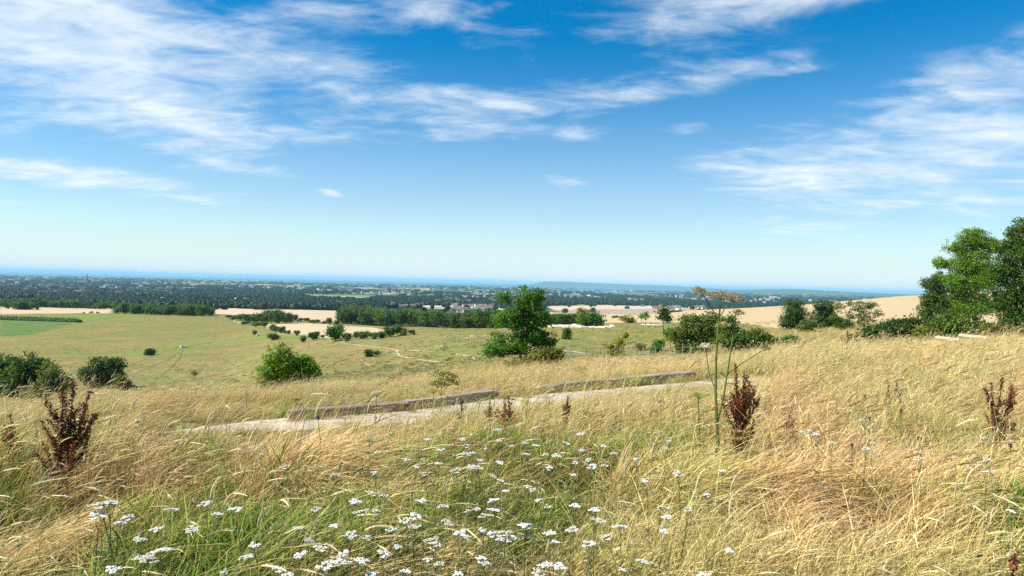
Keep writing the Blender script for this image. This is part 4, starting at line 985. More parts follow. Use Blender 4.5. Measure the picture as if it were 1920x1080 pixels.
lone_post(1590, 30, 1.05, .07, 'taller brown wooden post standing in the right-hand meadow', (0.30, 0.18, 0.10))
lone_post(1587, 22, .62, .06, 'short dark stump in the meadow grass below the brown post', (0.20, 0.14, 0.10))
def trough(px, py, w, label):
    p, d = hit(px, py, 100); e = empty('water_trough', p, -math.atan2(p[0], p[1]) + .3); s = w; mb = MB()
    L, W, Hh, th = s, s * .45, s * .32, s * .04; c = (.8, .8, .78)
    for (x, y, sx, sy) in ((0, -W / 2, L, th), (0, W / 2, L, th), (-L / 2, 0, th, W - th), (L / 2, 0, th, W - th)): mb.box((x, y, Hh * .7), (sx, sy, Hh), C=c)
    mb.box((0, 0, Hh * .24), (L - th, W - th, th), C=c); obj('basin', mb.mesh('basin', [M_PAINT]), e)
    for x in (-.38, .38):
        m2 = MB(); m2.box((x * L, 0, .05 * s), (th * 2, W * .8, s * .2), C=(.4, .38, .36)); obj('leg', m2.mesh('leg', [M_PAINT]), e)
    tag(e, label, 'trough')
trough(344, 652, 2.6, 'small white trough in the fold of the valley pasture')
trough(484, 630, 2.2, 'small white trough beside the round thorn tree in the valley')
#@@PART4
# ------------------------------------------------------------------ grass
def mat_grass():
    mt, t = material('grass_blade')
    rnd = t.new('ShaderNodeObjectInfo').outputs['Random']; P = pos(t)
    n = t.noise(P, 0.55, 3, .6); c = vcol(t)
    c = t.mix(1.0, c, t.mix(t.maprange(n, .36, .64), (0.86, 0.98, 0.78), (1.14, 1.04, 1.1)), 'MULTIPLY')
    hs = t.new('ShaderNodeHueSaturation'); t.l.new(c, hs.inputs['Color']); t.put(hs.inputs['Value'], t.maprange(rnd, 0, 1, .78, 1.22, False)); t.put(hs.inputs['Hue'], t.maprange(t.math('FRACT', t.math('MULTIPLY', rnd, 17.0)), 0, 1, .488, .512, False))
    b = principled(t, hs.outputs[0], .5, .25)
    tr = t.new('ShaderNodeBsdfTranslucent'); t.l.new(hs.outputs[0], tr.inputs[0])
    mx = t.new('ShaderNodeMixShader'); mx.inputs[0].default_value = .3; t.l.new(b, mx.inputs[1]); t.l.new(tr.outputs[0], mx.inputs[2]); t.l.new(mx.outputs[0], t.out.inputs[0])
    return mt
M_GRASS = mat_grass()
def blades(mb, rng, n, r, h0, h1, w, lean, c0, c1, wind=0.5, cj=.34, seg=5):
    """n bending blades rooted in a disc of radius r; they lean mostly to +x (the wind comes from the left)"""
    a = rng.uniform(0, 6.28, n); rr = r * np.sqrt(rng.random(n)); base = np.stack([rr * np.cos(a), rr * np.sin(a), np.full(n, -.03)], -1)
    h = rng.uniform(h0, h1, n); th = np.where(rng.random(n) < wind, rng.normal(0, .6, n), rng.uniform(0, 6.28, n)); ln = np.abs(rng.normal(lean, lean * .5, n)) * h
    t = np.linspace(0, 1, seg)[None, :]; dirv = np.stack([np.cos(th), np.sin(th)], -1)
    off = ln[:, None] * t ** 1.9; z = h[:, None] * (t - .28 * (ln / h)[:, None] * t ** 2.6)
    C = base[:, None, :] + np.concatenate([dirv[:, None, :] * off[:, :, None], z[:, :, None]], -1)
    ph = rng.uniform(0, 3.14, n); sd_ = np.stack([np.cos(ph), np.sin(ph), np.zeros(n)], -1)[:, None, :]
    ww = (w * 1.85 * rng.uniform(.6, 1.4, n))[:, None] * (1 - .88 * t ** 1.3)
    V = np.stack([C - sd_ * ww[:, :, None], C + sd_ * ww[:, :, None]], 2)   # n, seg, 2, 3
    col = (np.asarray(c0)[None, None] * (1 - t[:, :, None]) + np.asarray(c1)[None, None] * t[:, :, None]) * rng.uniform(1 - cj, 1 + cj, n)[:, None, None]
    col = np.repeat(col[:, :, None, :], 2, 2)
    i = (np.arange(n) * seg * 2)[:, None] + (np.arange(seg - 1) * 2)[None, :]
    Q = np.stack([i, i + 1, i + 3, i + 2], -1).reshape(-1, 4)
    mb.add(V.reshape(-1, 3), Q=Q, C=col.reshape(-1, 3))
    return C, dirv
def heads(mb, rng, C, which, length, rad, c, fuzz=9, size=.010):
    """plume-like seed heads on the tops of the chosen stems"""
    for k in which:
        p1 = C[k, -1]; d = unit(C[k, -1] - C[k, -2]); L = length * rng.uniform(.75, 1.25); t = np.linspace(0, 1, 5)[:, None]
        axis = p1 + d * (t - .2) * L + np.array([.30, 0, -.22]) * L * t ** 2
        cc = np.asarray(c) * rng.uniform(.8, 1.2); mb.tube(axis, rad * np.array([.35, .95, 1.0, .7, .12]) * rng.uniform(.8, 1.2), 4, cc)
        tt = rng.uniform(.05, .95, fuzz); i0 = np.minimum((tt * 4).astype(int), 3); P = axis[i0] + (axis[i0 + 1] - axis[i0]) * (tt * 4 - i0)[:, None]; s0 = rng.normal(0, 1, (fuzz, 3)); P = P + s0 * rad * .5
        a = unit(d[None] + s0 * .45); b_ = unit(np.cross(a, rng.normal(0, 1, (fuzz, 3)))); Ls = size * rng.uniform(.7, 1.4, (fuzz, 1))
        V = np.stack([P, P + a * Ls * .5 + b_ * Ls * .17, P + a * Ls, P + a * Ls * .5 - b_ * Ls * .17], 1).reshape(-1, 3)
        mb.add(V, Q=np.arange(4 * fuzz).reshape(-1, 4), C=np.repeat(cc[None] * rng.uniform(.8, 1.25, (fuzz, 1)), 4, 0))
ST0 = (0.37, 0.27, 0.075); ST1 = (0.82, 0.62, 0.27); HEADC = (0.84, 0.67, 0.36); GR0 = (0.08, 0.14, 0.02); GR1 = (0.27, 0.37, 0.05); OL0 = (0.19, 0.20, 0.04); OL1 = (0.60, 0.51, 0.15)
def grass_sources():
    S = []
    rng = np.random.default_rng(51)
    for k in range(3):   # 0-2 green tufts with a little straw through them
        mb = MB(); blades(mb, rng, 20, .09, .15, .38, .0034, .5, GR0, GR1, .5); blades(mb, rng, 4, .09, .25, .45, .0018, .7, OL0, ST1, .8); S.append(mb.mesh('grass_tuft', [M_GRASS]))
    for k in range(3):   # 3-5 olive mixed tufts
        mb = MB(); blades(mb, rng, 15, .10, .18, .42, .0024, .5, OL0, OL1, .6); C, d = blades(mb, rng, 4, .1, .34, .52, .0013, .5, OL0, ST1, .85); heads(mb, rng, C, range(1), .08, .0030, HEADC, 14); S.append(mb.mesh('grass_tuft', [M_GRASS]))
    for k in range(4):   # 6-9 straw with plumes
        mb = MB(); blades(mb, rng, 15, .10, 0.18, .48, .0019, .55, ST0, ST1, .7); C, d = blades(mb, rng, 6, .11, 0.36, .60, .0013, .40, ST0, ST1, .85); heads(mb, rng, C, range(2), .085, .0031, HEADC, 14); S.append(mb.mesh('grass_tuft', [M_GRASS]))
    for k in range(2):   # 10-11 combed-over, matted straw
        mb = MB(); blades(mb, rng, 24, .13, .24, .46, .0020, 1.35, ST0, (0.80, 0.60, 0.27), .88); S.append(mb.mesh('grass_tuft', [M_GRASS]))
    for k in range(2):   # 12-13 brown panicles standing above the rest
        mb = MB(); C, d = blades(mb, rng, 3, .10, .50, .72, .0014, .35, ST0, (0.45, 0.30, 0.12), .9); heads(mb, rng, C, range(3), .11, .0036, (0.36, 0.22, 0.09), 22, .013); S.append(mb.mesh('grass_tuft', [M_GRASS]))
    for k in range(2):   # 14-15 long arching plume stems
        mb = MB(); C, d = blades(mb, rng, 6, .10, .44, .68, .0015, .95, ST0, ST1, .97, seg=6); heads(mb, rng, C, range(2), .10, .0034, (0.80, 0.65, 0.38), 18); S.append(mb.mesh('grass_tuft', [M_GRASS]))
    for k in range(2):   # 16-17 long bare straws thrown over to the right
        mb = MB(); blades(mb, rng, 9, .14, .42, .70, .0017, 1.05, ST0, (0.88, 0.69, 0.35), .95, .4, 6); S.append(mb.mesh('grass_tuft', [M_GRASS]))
    return S
def seg_dist(x, y, poly):
    best = np.full(x.shape, 1e9)
    for a, b in zip(poly[:-1], poly[1:]):
        ab = b - a; t = np.clip(((x - a[0]) * ab[0] + (y - a[1]) * ab[1]) / (ab @ ab + 1e-9), 0, 1)
        best = np.minimum(best, np.hypot(x - a[0] - t * ab[0], y - a[1] - t * ab[1]))
    return best
# green and matted patches of the foreground, by photo pixel: (px, py, radius m, kind)
PATCH = [(880, 990, .75, 'g'), (620, 1010, .5, 'g'), (1180, 950, .45, 'g'), (330, 1000, .6, 'g'), (180, 1060, .5, 'g'), (1000, 900, .8, 'g'), (820, 800, .5, 'g'), (1560, 880, .55, 'g'), (1820, 960, .5, 'g'), (1880, 1040, .5, 'g'), (760, 930, .5, 'g'), (330, 880, .45, 'g'), (40, 1000, .4, 'g'), (1460, 820, .5, 'g'), (1060, 1040, .4, 'g'), (470, 960, .45, 'g'),
         (1380, 1000, .75, 'm'), (1250, 1060, .5, 'm'), (1500, 1040, .6, 'm'), (1330, 920, .6, 'm'), (560, 920, .4, 'm'), (700, 970, .35, 'm'), (1700, 1060, .5, 'm'), (1880, 820, .9, 'm'), (1750, 940, .6, 'm'), (430, 780, .8, 'm'), (80, 1050, .4, 'm')]
def grass():
    rng = np.random.default_rng(61); S = grass_sources()
    def sample(n, d0, d1, px0, px1, p):
        """n places, spread over distance with density falling as d^-p"""
        u = rng.random(n); e = 2 - p
        d = (d0 ** e + u * (d1 ** e - d0 ** e)) ** (1 / e) if abs(e) > 1e-6 else d0 * (d1 / d0) ** u
        a = rng.uniform(math.atan((px0 - 960) / F), math.atan((px1 - 960) / F), n); return d * np.tan(a), d, d
    parts = [sample(5400, 1.6, 6, -140, 2060, .3), sample(12500, 6, 16, -140, 2060, .9), sample(7000, 16, 30, 300, 2060, 1.2), sample(8500, 26, 62, 1080, 2060, 1.3), sample(8000, 28, 95, 560, 1500, 1.5), sample(4000, 60, 130, 1380, 1800, 1.4)]
    def margin(n, y0, y1, side, wide):
        yy = y0 + (y1 - y0) * rng.random(n); xx = yy * (1100 / F) + wide * rng.random(n); return side * xx, yy, yy
    parts += [margin(2600, .5, 16, 1, 4.0), margin(2200, .5, 12, -1, 3.5), sample(500, .5, 1.7, -140, 2060, 0), sample(2400, 16, 62, 2060, 2500, 1.3)]
    x = np.concatenate([p[0] for p in parts]); y = np.concatenate([p[1] for p in parts]); d = np.concatenate([p[2] for p in parts]); n = len(x)
    zone = np.concatenate([np.full(len(p[0]), [0, 1, 2, 3, 4, 5, 1, 1, 0, 3][i]) for i, p in enumerate(parts)])
    px = 960 + F * x / y
    tr = seg_dist(x, y, TRACK_C[::4]); tr = np.where((px > 445) & (px < 585) & (rng.random(n) < .75), 9.0, tr); tr = np.where((px < 300), 9.0, tr); kb = seg_dist(x, y, KERB)
    keep = (kb > .13) & (((tr > np.where(px < 440, .4, .74) + .15 * vnoise(x * 2, y * 2, 3)) | (rng.random(n) < .06)) | ((kb < .34) & (px > 540) & (px < 1310) & (rng.random(n) < .7)))
    # thin, short sward beyond the bank on the left and centre; the long grass ends at the fence
    lim = np.interp(px, [300, 600, 800, 960, 1100, 1300, 1500], [15, 24, 44, 62, 74, 80, 66]) * (1 + .2 * vnoise(x / 6, y / 6, 5))
    keep &= ~((zone >= 2) & (zone <= 4) & (d > lim) & (px < 1500)); keep &= ~((zone < 2) & (d > np.interp(px, [-200, 200, 560], [12, 14, 40])))
    keep &= ~((zone == 3) & (px > 1420) & (d > np.interp(px, [1420, 1700, 1920], [58, 52, 50])))
    g = fbm(x / 1.5, y / 1.5, 3, 71) * 1.0; mt_ = np.zeros(n)
    for (a, b, r, k) in PATCH:
        p, _ = hit(a, min(b, 1075), 1.6); q = np.exp(-((x - p[0]) ** 2 + (y - p[1]) ** 2) / (r * r))
        if k == 'g': g += q * .58
        else: mt_ += q; g -= q * .4
    g -= np.clip((d - 5.5) / 6, 0, .5); g += .18 * np.clip((5 - d) / 3, 0, 1)
    u = rng.random(n)
    idx = np.where(u < .5, rng.integers(6, 10, n), np.where(u < .78, rng.integers(3, 6, n), rng.integers(14, 16, n)))
    idx = np.where((u > .93) & (d > 3.5), rng.integers(12, 14, n), idx)
    idx = np.where((g > .05) & (u < .72), rng.integers(3, 6, n), idx); idx = np.where((g > .28) & (u < .80), rng.integers(0, 3, n), idx)
    idx = np.where((mt_ > .3) & (u < np.clip(mt_, 0, .9)), rng.integers(10, 12, n), idx)
    idx = np.where((rng.random(n) < .16) & (g < .25), rng.integers(16, 18, n), idx)
    idx = np.where((d < 2.7) & (idx >= 12) & (idx < 16), rng.integers(0, 6, n), idx)
    # past the kerb the bank is mixed, with greener weeds close behind the timber
    far = zone >= 4; idx = np.where(far & (u < .45) & (zone == 4), rng.integers(3, 6, n), idx)
    s = rng.uniform(.8, 1.25, n) * (1 + .42 * vnoise(x / .7, y / .7, 81)); s *= np.where(d > 16, 1.12, 1.0)
    keep &= (vnoise(x / .33, y / .33, 91) + .9 * rng.random(n) > .2) | (d > 9)          # tussocks with gaps between
    tall = (d > 4.4) & (d < 12) & ((px < 320) | ((px > 430) & (px < 600))); idx = np.where(tall & (idx < 6) & (rng.random(n) < .85), rng.choice([6, 7, 8, 9, 12, 13, 14, 16], n), idx)
    # the sward is low on the verge before the track, on the bank behind the kerb, and where the gravel shows
    drop = EYE[2] - H(x, y); nat = np.array([.38, .38, .38, .5, .5, .5, .55, .55, .55, .55, .36, .36, .78, .78, .62, .62, .5, .5])[idx] * s
    line = np.interp(px, [-200, 200, 290, 440, 500, 600, 750, 900, 1050, 1200, 1330, 1420, 1500, 2100], [728, 738, 784, 788, 756, 780, 771, 755, 736, 721, 708, 698, 640, 600])
    hmax = np.clip(drop - (line - hor_py(px)) * d / F, .16, 1.2) * rng.uniform(.75, 1.1, n)
    before = y < np.interp(x, TRACK_C[:, 0], TRACK_C[:, 1])
    s = np.where(before & (d > 3) & (rng.random(n) > .05), np.minimum(s, s * hmax / nat), s)
    tall = before & (d > 4.6) & ((px < 300) | ((px > 430) & (px < 590))); s = np.where(tall, np.minimum(hmax, .82) / nat * s * rng.uniform(.8, 1.0, n), s)
    s = np.where(~before & (d < 30) & (px < 1420), s * np.interp(px, [0, 500, 900, 1400], [.95, .5, .55, .8]), s)
    s *= np.where(zone == 4, .85, 1)
    wid = np.where(d > 12, np.clip(d / 14, 1, 2.6), 1.0)
    scl = np.stack([s * np.sqrt(wid) * 1.0, s * np.sqrt(wid), s], -1)
    rot = np.stack([rng.normal(0, .07, n), rng.normal(.04, .08, n), rng.normal(.1, .55, n)], -1)
    # ragged growth along the kerb and both edges of the gravel
    def along(line, m, off, jit, s0, s1, kinds):
        seg = np.hypot(*np.diff(line, axis=0).T); t = np.concatenate([[0], np.cumsum(seg)]); q = rng.uniform(0, t[-1], m); c = np.stack([np.interp(q, t, line[:, 0]), np.interp(q, t, line[:, 1])], -1)
        tg = np.stack([np.gradient(line[:, 0]), np.gradient(line[:, 1])], -1); tg = unit(tg); nx = np.interp(q, t, -tg[:, 1]); ny = np.interp(q, t, tg[:, 0]); o = off + rng.normal(0, jit, m); clump = .6 + .5 * vnoise(q / .8, q * 0, 33)
        xx, yy = c[:, 0] + nx * o, c[:, 1] + ny * o; ss = rng.uniform(s0, s1, m) * clump
        return np.stack([xx, yy, H(xx, yy)], -1), ss, rng.choice(kinds, m)
    ex = [along(KERB, 360, -.2, .08, .35, .8, [0, 1, 3, 4, 6]), along(KERB, 320, .22, .09, .5, .95, [0, 1, 2, 3, 4, 5, 6, 8]), along(TRACK_C, 800, -.74, .16, .3, .7, [3, 4, 5, 6, 7, 10]), along(TRACK_C, 260, .7, .14, .25, .6, [3, 4, 6, 7, 10]), along(TRACK_C, 420, 0, .4, .15, .42, [3, 4, 6, 10])]
    P = np.stack([x, y, H(x, y)], -1)[keep]; rot, scl, idx = rot[keep], scl[keep], idx[keep]
    for a, b, c in ex:
        P = np.concatenate([P, a]); scl = np.concatenate([scl, np.stack([b * 1.15, b * 1.15, b], -1)]); idx = np.concatenate([idx, c]); rot = np.concatenate([rot, np.stack([rng.normal(0, .07, len(b)), rng.normal(.04, .08, len(b)), rng.normal(.1, .9, len(b))], -1)])
    keep = np.ones(len(P), bool)
    scatter('meadow_grass', 'dry golden summer grass with green tufts and seed heads over the meadow', 'grass', P[keep], rot[keep], scl[keep], idx[keep], S)
grass()

def tussocks():
    rng = np.random.default_rng(66); n = 6000; a = rng.random(n); d = 45 * (330 / 45) ** a; px = rng.uniform(-60, 1500, n); x = d * (px - 960) / F; y = d
    k = (fbm(x / 22, y / 22, 3, 15) + .35 * rng.random(n) > .02) & ~((px > 1130) & (d > 190)) & ~((d < 80) & (px < 330))
    x, y, d = x[k], y[k], d[k]; n = len(x); src = []
    for q, (c0, c1) in enumerate([((.20, .19, .06), (.36, .32, .12)), ((.24, .20, .08), (.42, .35, .15)), ((.17, .18, .055), (.28, .28, .09)), ((.26, .22, .09), (.50, .42, .20))]):
        mb = MB(); r2 = np.random.default_rng(q + 5); blades(mb, r2, 30, .3, .10, .28, .02, .8, c0, c1, .5, .3, 3); src.append(mb.mesh('tussock', [M_GRASS]))
    s = rng.uniform(.6, 1.5, n); scl = np.stack([s * 1.4, s * 1.4, s * .8], -1); rot = np.zeros((n, 3)); rot[:, 2] = rng.uniform(0, 6.28, n)
    scatter('pasture_tussocks', 'rough tussocks dotted over the pasture hillside', 'grass', np.stack([x, y, H(x, y)], -1), rot, scl, rng.choice(4, n, p=[.35, .3, .15, .2]), src)
tussocks()

# ------------------------------------------------------------------ meadow flowers
def hit_above(px, py, h, dmin=1.6):
    D = pdir(px, py); D = D / math.hypot(D[0], D[1]); ds = np.exp(np.linspace(math.log(dmin), math.log(60), 1500))
    g = EYE[2] + ds * D[2] - H(ds * D[0], ds * D[1]) - h; k = int(np.argmax(g <= 0)); d = ds[k]
    return np.array([d * D[0], d * D[1], float(H(d * D[0], d * D[1]))]), d
def yarrow_parts(seed):
    rng = np.random.default_rng(seed); tint = [(.90, .87, .76), (.90, .87, .76), (.88, .84, .70), (.90, .88, .80), (.80, .74, .58), (.90, .87, .78)][seed % 6]; h = .56; st = MB(); hd = MB(); lf = MB()
    top = np.array([rng.normal(.03, .03), rng.normal(0, .03), h]); stem = limb(rng, (0, 0, -.05), top * np.array([.85, .85, .86]), .04, 6); st.tube(stem, np.linspace(.0028, .0018, 6), 4, np.array((.16, .20, .06)))
    nsub = int(rng.integers(5, 9)); R = rng.uniform(.026, .038); fork = stem[-1]
    for k in range(nsub):
        a = k * 2.4 + rng.uniform(0, .5); rr = R * math.sqrt((k + .3) / nsub); c = top + np.array([rr * math.cos(a), rr * math.sin(a), -.20 * rr ** 2 / R + rng.normal(0, .0025)])
        st.tube(limb(rng, fork, c, .05, 3), .0010, 3, np.array((.2, .24, .09)))
        for q in range(int(rng.integers(9, 14))):
            b = rng.uniform(0, 6.28); r2 = R * .42 * math.sqrt(rng.random()); f = c + np.array([r2 * math.cos(b), r2 * math.sin(b), .004 - .10 * r2 + rng.normal(0, .0012)])
            m_ = 6; s = rng.uniform(.0048, .0064); ring = np.array([[s * math.cos(t), s * math.sin(t), .0006 * (-1) ** i] for i, t in enumerate(np.arange(m_) * 2 * math.pi / m_)]); V = np.concatenate([ring + f, [f + np.array([0, 0, .0018])], [f - np.array([0, 0, .004])]])
            T = [[i, (i + 1) % m_, m_] for i in range(m_)] + [[(i + 1) % m_, i, m_ + 1] for i in range(m_)]
            hd.add(V, T=T, C=np.array(tint) * rng.uniform(.9, 1.0))
    for k in range(7):
        t = (k + .5) / 8; p = stem[0] * (1 - t) + stem[-1] * t; a = rng.uniform(0, 6.28); d = np.array([math.cos(a), math.sin(a), .7]); n = 14
        q = p + d * np.linspace(.005, .06, n)[:, None]; leaf_quads(lf, rng, np.repeat(q, 3, 0), .011, (.10, .15, .045), None, .3)
    return st.mesh('stem', [M_PLANT], True), hd.mesh('flower_head', [M_PETAL]), lf.mesh('foliage', [M_PLANT]), Vector(top)
M_PETAL, _t = material('white_petal')
_b = principled(_t, vcol(_t), .7, .15); _tr = _t.new('ShaderNodeBsdfTranslucent'); _t.l.new(vcol(_t), _tr.inputs[0]); _mx = _t.new('ShaderNodeMixShader'); _mx.inputs[0].default_value = .25; _t.l.new(_b, _mx.inputs[1]); _t.l.new(_tr.outputs[0], _mx.inputs[2]); _t.l.new(_mx.outputs[0], _t.out.inputs[0])
YAR = [yarrow_parts(200 + i) for i in range(6)]
YPIX = """535 874 572 874 628 890 804 824 867 823 874 834 933 806 935 827 959 836 911 840 825 843 852 854 874 850 885 852 793 861 763 860 820 867 783 875 799 888 855 882 885 876 898 877 924 889 940 901 948 921 924 932 926 950 937 864 985 829 1005 835 985 848 1022 852 1044 854 1030 876 1063 830 1087 816 1104 862 1080 868 1130 837 1113 875 1133 874 1074 891 991 913 1000 918 1011 936 1028 950 1077 950 1113 958 1122 971 1030 1000 1039 1014 1105 1020 1022 1058 1072 994 698 924 718 925 666 940 594 956 678 961 706 956 559 985 628 984 763 977 776 989 735 994 689 1007 581 1011 602 1026 643 1036 518 1063 539 1078 810 1014 822 1019 865 998 876 1001 924 1001 943 998 957 1006 937 1013 804 1050 902 1046 911 1054 822 1058 615 1061 639 1047 678 1050 876 956 894 954 907 963 781 967 702 886 240 969 224 980 321 954 387 945 442 952 406 962 296 988 361 988 263 1011 265 1043 281 1050 211 1065 478 1020 1318 766 1418 750 1593 770 1619 787 1255 827 1251 841 1194 861 1272 883 1354 883 1326 927 1243 945 1291 948 1249 971 1246 994 1368 1030 1518 805 1502 809 1530 814 1559 830 1624 839 1635 831 1318 1076 1846 820 1791 859 1852 859 1722 861 1895 957 1815 875 1848 884 658 1000 720 1038 745 1025 560 1040 700 1072 760 1066 860 1075 985 985 1010 1075 1050 1062 1140 1000 1160 985 1168 1070 1210 900 1205 1050 462 1045 420 1072 300 1030 1090 845 1150 850 900 862 905 990 840 975 830 945 790 940 189 947 206 945 186 966"""
BIG = {(189, 947): 'left top head of the big creamy yarrow cluster at the far lower left', (206, 945): 'right top head of the big creamy yarrow cluster at the far lower left', (186, 966): 'lowest head of the big creamy yarrow cluster at the far lower left'}
def flowers():
    rng = np.random.default_rng(71); v = [int(q) for q in YPIX.split()]; W = {}
    for k in range(0, len(v), 2):
        px, py = v[k], v[k + 1]; hh = rng.uniform(.5, .64) * (1 if py > 800 else .95); p, d = hit_above(px, py, hh)
        i = int(rng.integers(6)); e = empty('yarrow', p, rng.uniform(0, 6.28), 1.0); sc = hh / .56; ws = rng.uniform(.5, .95); e.scale = (ws, ws, sc); e.rotation_euler = (rng.normal(0, .07), rng.normal(.03, .07), rng.uniform(0, 6.28))
        # keep the head itself over the pixel although the stem bends
        a, b, c, top = YAR[i]
        if (px, py) in BIG: e.scale = (1.25, 1.25, sc); e.rotation_euler = (0, 0, e.rotation_euler[2])
        off = e.rotation_euler.to_matrix() @ Vector((top[0] * e.scale[0], top[1] * e.scale[1], top[2] * e.scale[2])); e.location = (p[0] - off[0], p[1] - off[1], p[2]); obj('stem', a, e); obj('flower_head', b, e); obj('foliage', c, e)['kind'] = 'stuff'
        if (px, py) in BIG:
            tag(e, BIG[(px, py)], 'flower', 'big yarrow heads at the far lower left'); continue
        if px < 500: lab, gr = 'white yarrow among the grass at the lower left of the meadow', 'yarrow at the lower left'
        elif px > 1480: lab, gr = 'white yarrow among the straw at the right of the meadow', 'yarrow at the right'
        elif px > 1180: lab, gr = 'white yarrow near the dock and hogweed right of centre', 'yarrow right of centre'
        elif py < 905: lab, gr = 'white flat-topped yarrow in the upper row of the middle drift', 'yarrow in the upper middle drift'
        else: lab, gr = 'white flat-topped yarrow in the lower middle of the foreground', 'yarrow in the lower middle drift'
        tag(e, lab, 'flower', gr)
flowers()

def umbel(mb, rng, c, axis, R, nray, nsub, sub, col, raycol, seed_size, dome=.35):
    """compound umbel: rays ending in small umbellets"""
    axis = unit(np.asarray(axis, float)); s1 = unit(np.cross(axis, [0.3, 1, .1])); s2 = np.cross(axis, s1)
    for k in range(nray):
        a = k * 2.4; r = R * math.sqrt((k + .6) / nray); e = c + axis * (R * .75 - dome * r * r / R) + (s1 * math.cos(a) + s2 * math.sin(a)) * r
        mb.tube(limb(rng, c, e, .04, 4), .0016, 3, np.array(raycol))
        q = e + rng.normal(0, 1, (nsub, 3)) * sub * np.array([1, 1, .45]); leaf_quads(mb, rng, q, seed_size, col, None, .8, .35)
def big_leaf(mb, rng, p, ang, L, col, droop=.5, lobes=5):
    """pinnate lobed leaf"""
    t = np.linspace(0, 1, 7)[:, None]; d = np.array([math.cos(ang), math.sin(ang), 0]); side = np.array([-d[1], d[0], 0]); mid = p + d * L * t + np.array([0, 0, 1]) * (L * (.5 * t - (.5 + droop) * t ** 2)); mb.tube(mid, np.linspace(.003, .001, 7), 3, np.array(col))
    for k in range(1, lobes + 1):
        q = mid[min(6, 1 + k)]
        for s in (-1, 1):
            w = L * .34 * (1 - .12 * k); a = unit(side * s + d * .6 + np.array([0, 0, .1])); nrm = np.array([0, 0, 1.0]); b = np.cross(nrm, a)
            V = np.array([q, q + a * w * .45 + b * w * .28, q + a * w * .8 + b * w * .12, q + a * w, q + a * w * .75 - b * w * .2, q + a * w * .4 - b * w * .26]) + rng.normal(0, .004, (6, 3))
            mb.add(V, Q=[[0, 1, 2, 5], [2, 3, 4, 5]], C=np.array(col) * rng.uniform(.8, 1.25))
def hogweed():
    rng = np.random.default_rng(81); d = 5.4; p = at(1347, d); e = empty('hogweed', p, -math.atan2(p[0], p[1])); s = d / F
    def loc(px, py, y=0.0): return np.array([(px - 1345) * s, y, EYE[2] + pdir(px, py)[2] * s - p[2]])
    GS = (.155, .20, .05)
    m1 = MB(); m1.tube([loc(1352, 830), loc(1349, 800), loc(1345, 740), loc(1344, 680), loc(1346, 620), loc(1350, 560)], [.013, .012, .0105, .009, .0075, .006], 7, np.array(GS)); m1.tube([(0.01, 0, -.1), loc(1352, 830)], .013, 7, np.array(GS)); obj('stem', m1.mesh('stem', [M_PLANT], True), e)
    def side(pts, r, nm='side_stem'):
        mb = MB(); mb.tube([loc(*q) for q in pts], np.linspace(r, r * .6, len(pts)), 5, np.array(GS)); return obj(nm, mb.mesh(nm, [M_PLANT], True), e)
    side([(1350, 790), (1360, 740), (1366, 690), (1372, 640), (1378, 585, .05)], .0085); side([(1345, 596), (1332, 575, -.05), (1320, 555, -.1)], .005); side([(1346, 735), (1332, 700), (1327, 668), (1324, 650)], .005); side([(1366, 700), (1392, 680, .05), (1412, 668, .1), (1432, 655, .15)], .004); side([(1346, 600), (1360, 575, .05), (1372, 562, .1)], .0045); side([(1347, 640), (1352, 625, .1), (1356, 612, .1)], .004)
    SC = (.32, .27, .14); RC = (.22, .20, .08)
    for (px, py, y, R, n, c, sub) in [(1318, 556, -.1, .085, 26, SC, .010), (1350, 562, 0, .105, 34, SC, .012), (1374, 566, .1, .085, 24, SC, .011), (1382, 590, .08, .055, 16, (.30, .22, .11), .010), (1356, 614, .1, .06, 18, (.42, .40, .20), .010), (1324, 653, 0, .05, 18, (.62, .58, .42), .010), (1432, 657, .15, .045, 14, (.40, .36, .18), .009), (1308, 545, -.12, .04, 12, SC, .010)]:
        mb = MB(); umbel(mb, rng, loc(px, py, y), (0.05, -.15, 1), R * .86, max(8, int(n * .55)), 26, sub * 1.25, c, RC, .010, .6); obj('umbel', mb.mesh('umbel', [M_PLANT]), e)
    for (px, py, a, L) in [(1347, 745, 2.8, .17), (1350, 770, 3.6, .2), (1362, 720, .4, .15), (1352, 790, 5.2, .22), (1350, 800, 2.0, .2), (1348, 640, 3.3, .07), (1347, 700, .2, .07)]:
        mb = MB(); big_leaf(mb, rng, loc(px, py), a, L, (.22, .26, .05), .6); obj('leaf', mb.mesh('leaf', [M_PLANT]), e)
    tag(e, 'tall hogweed with brown seed umbels rising above the skyline beside the large dock', 'hogweed')
hogweed()
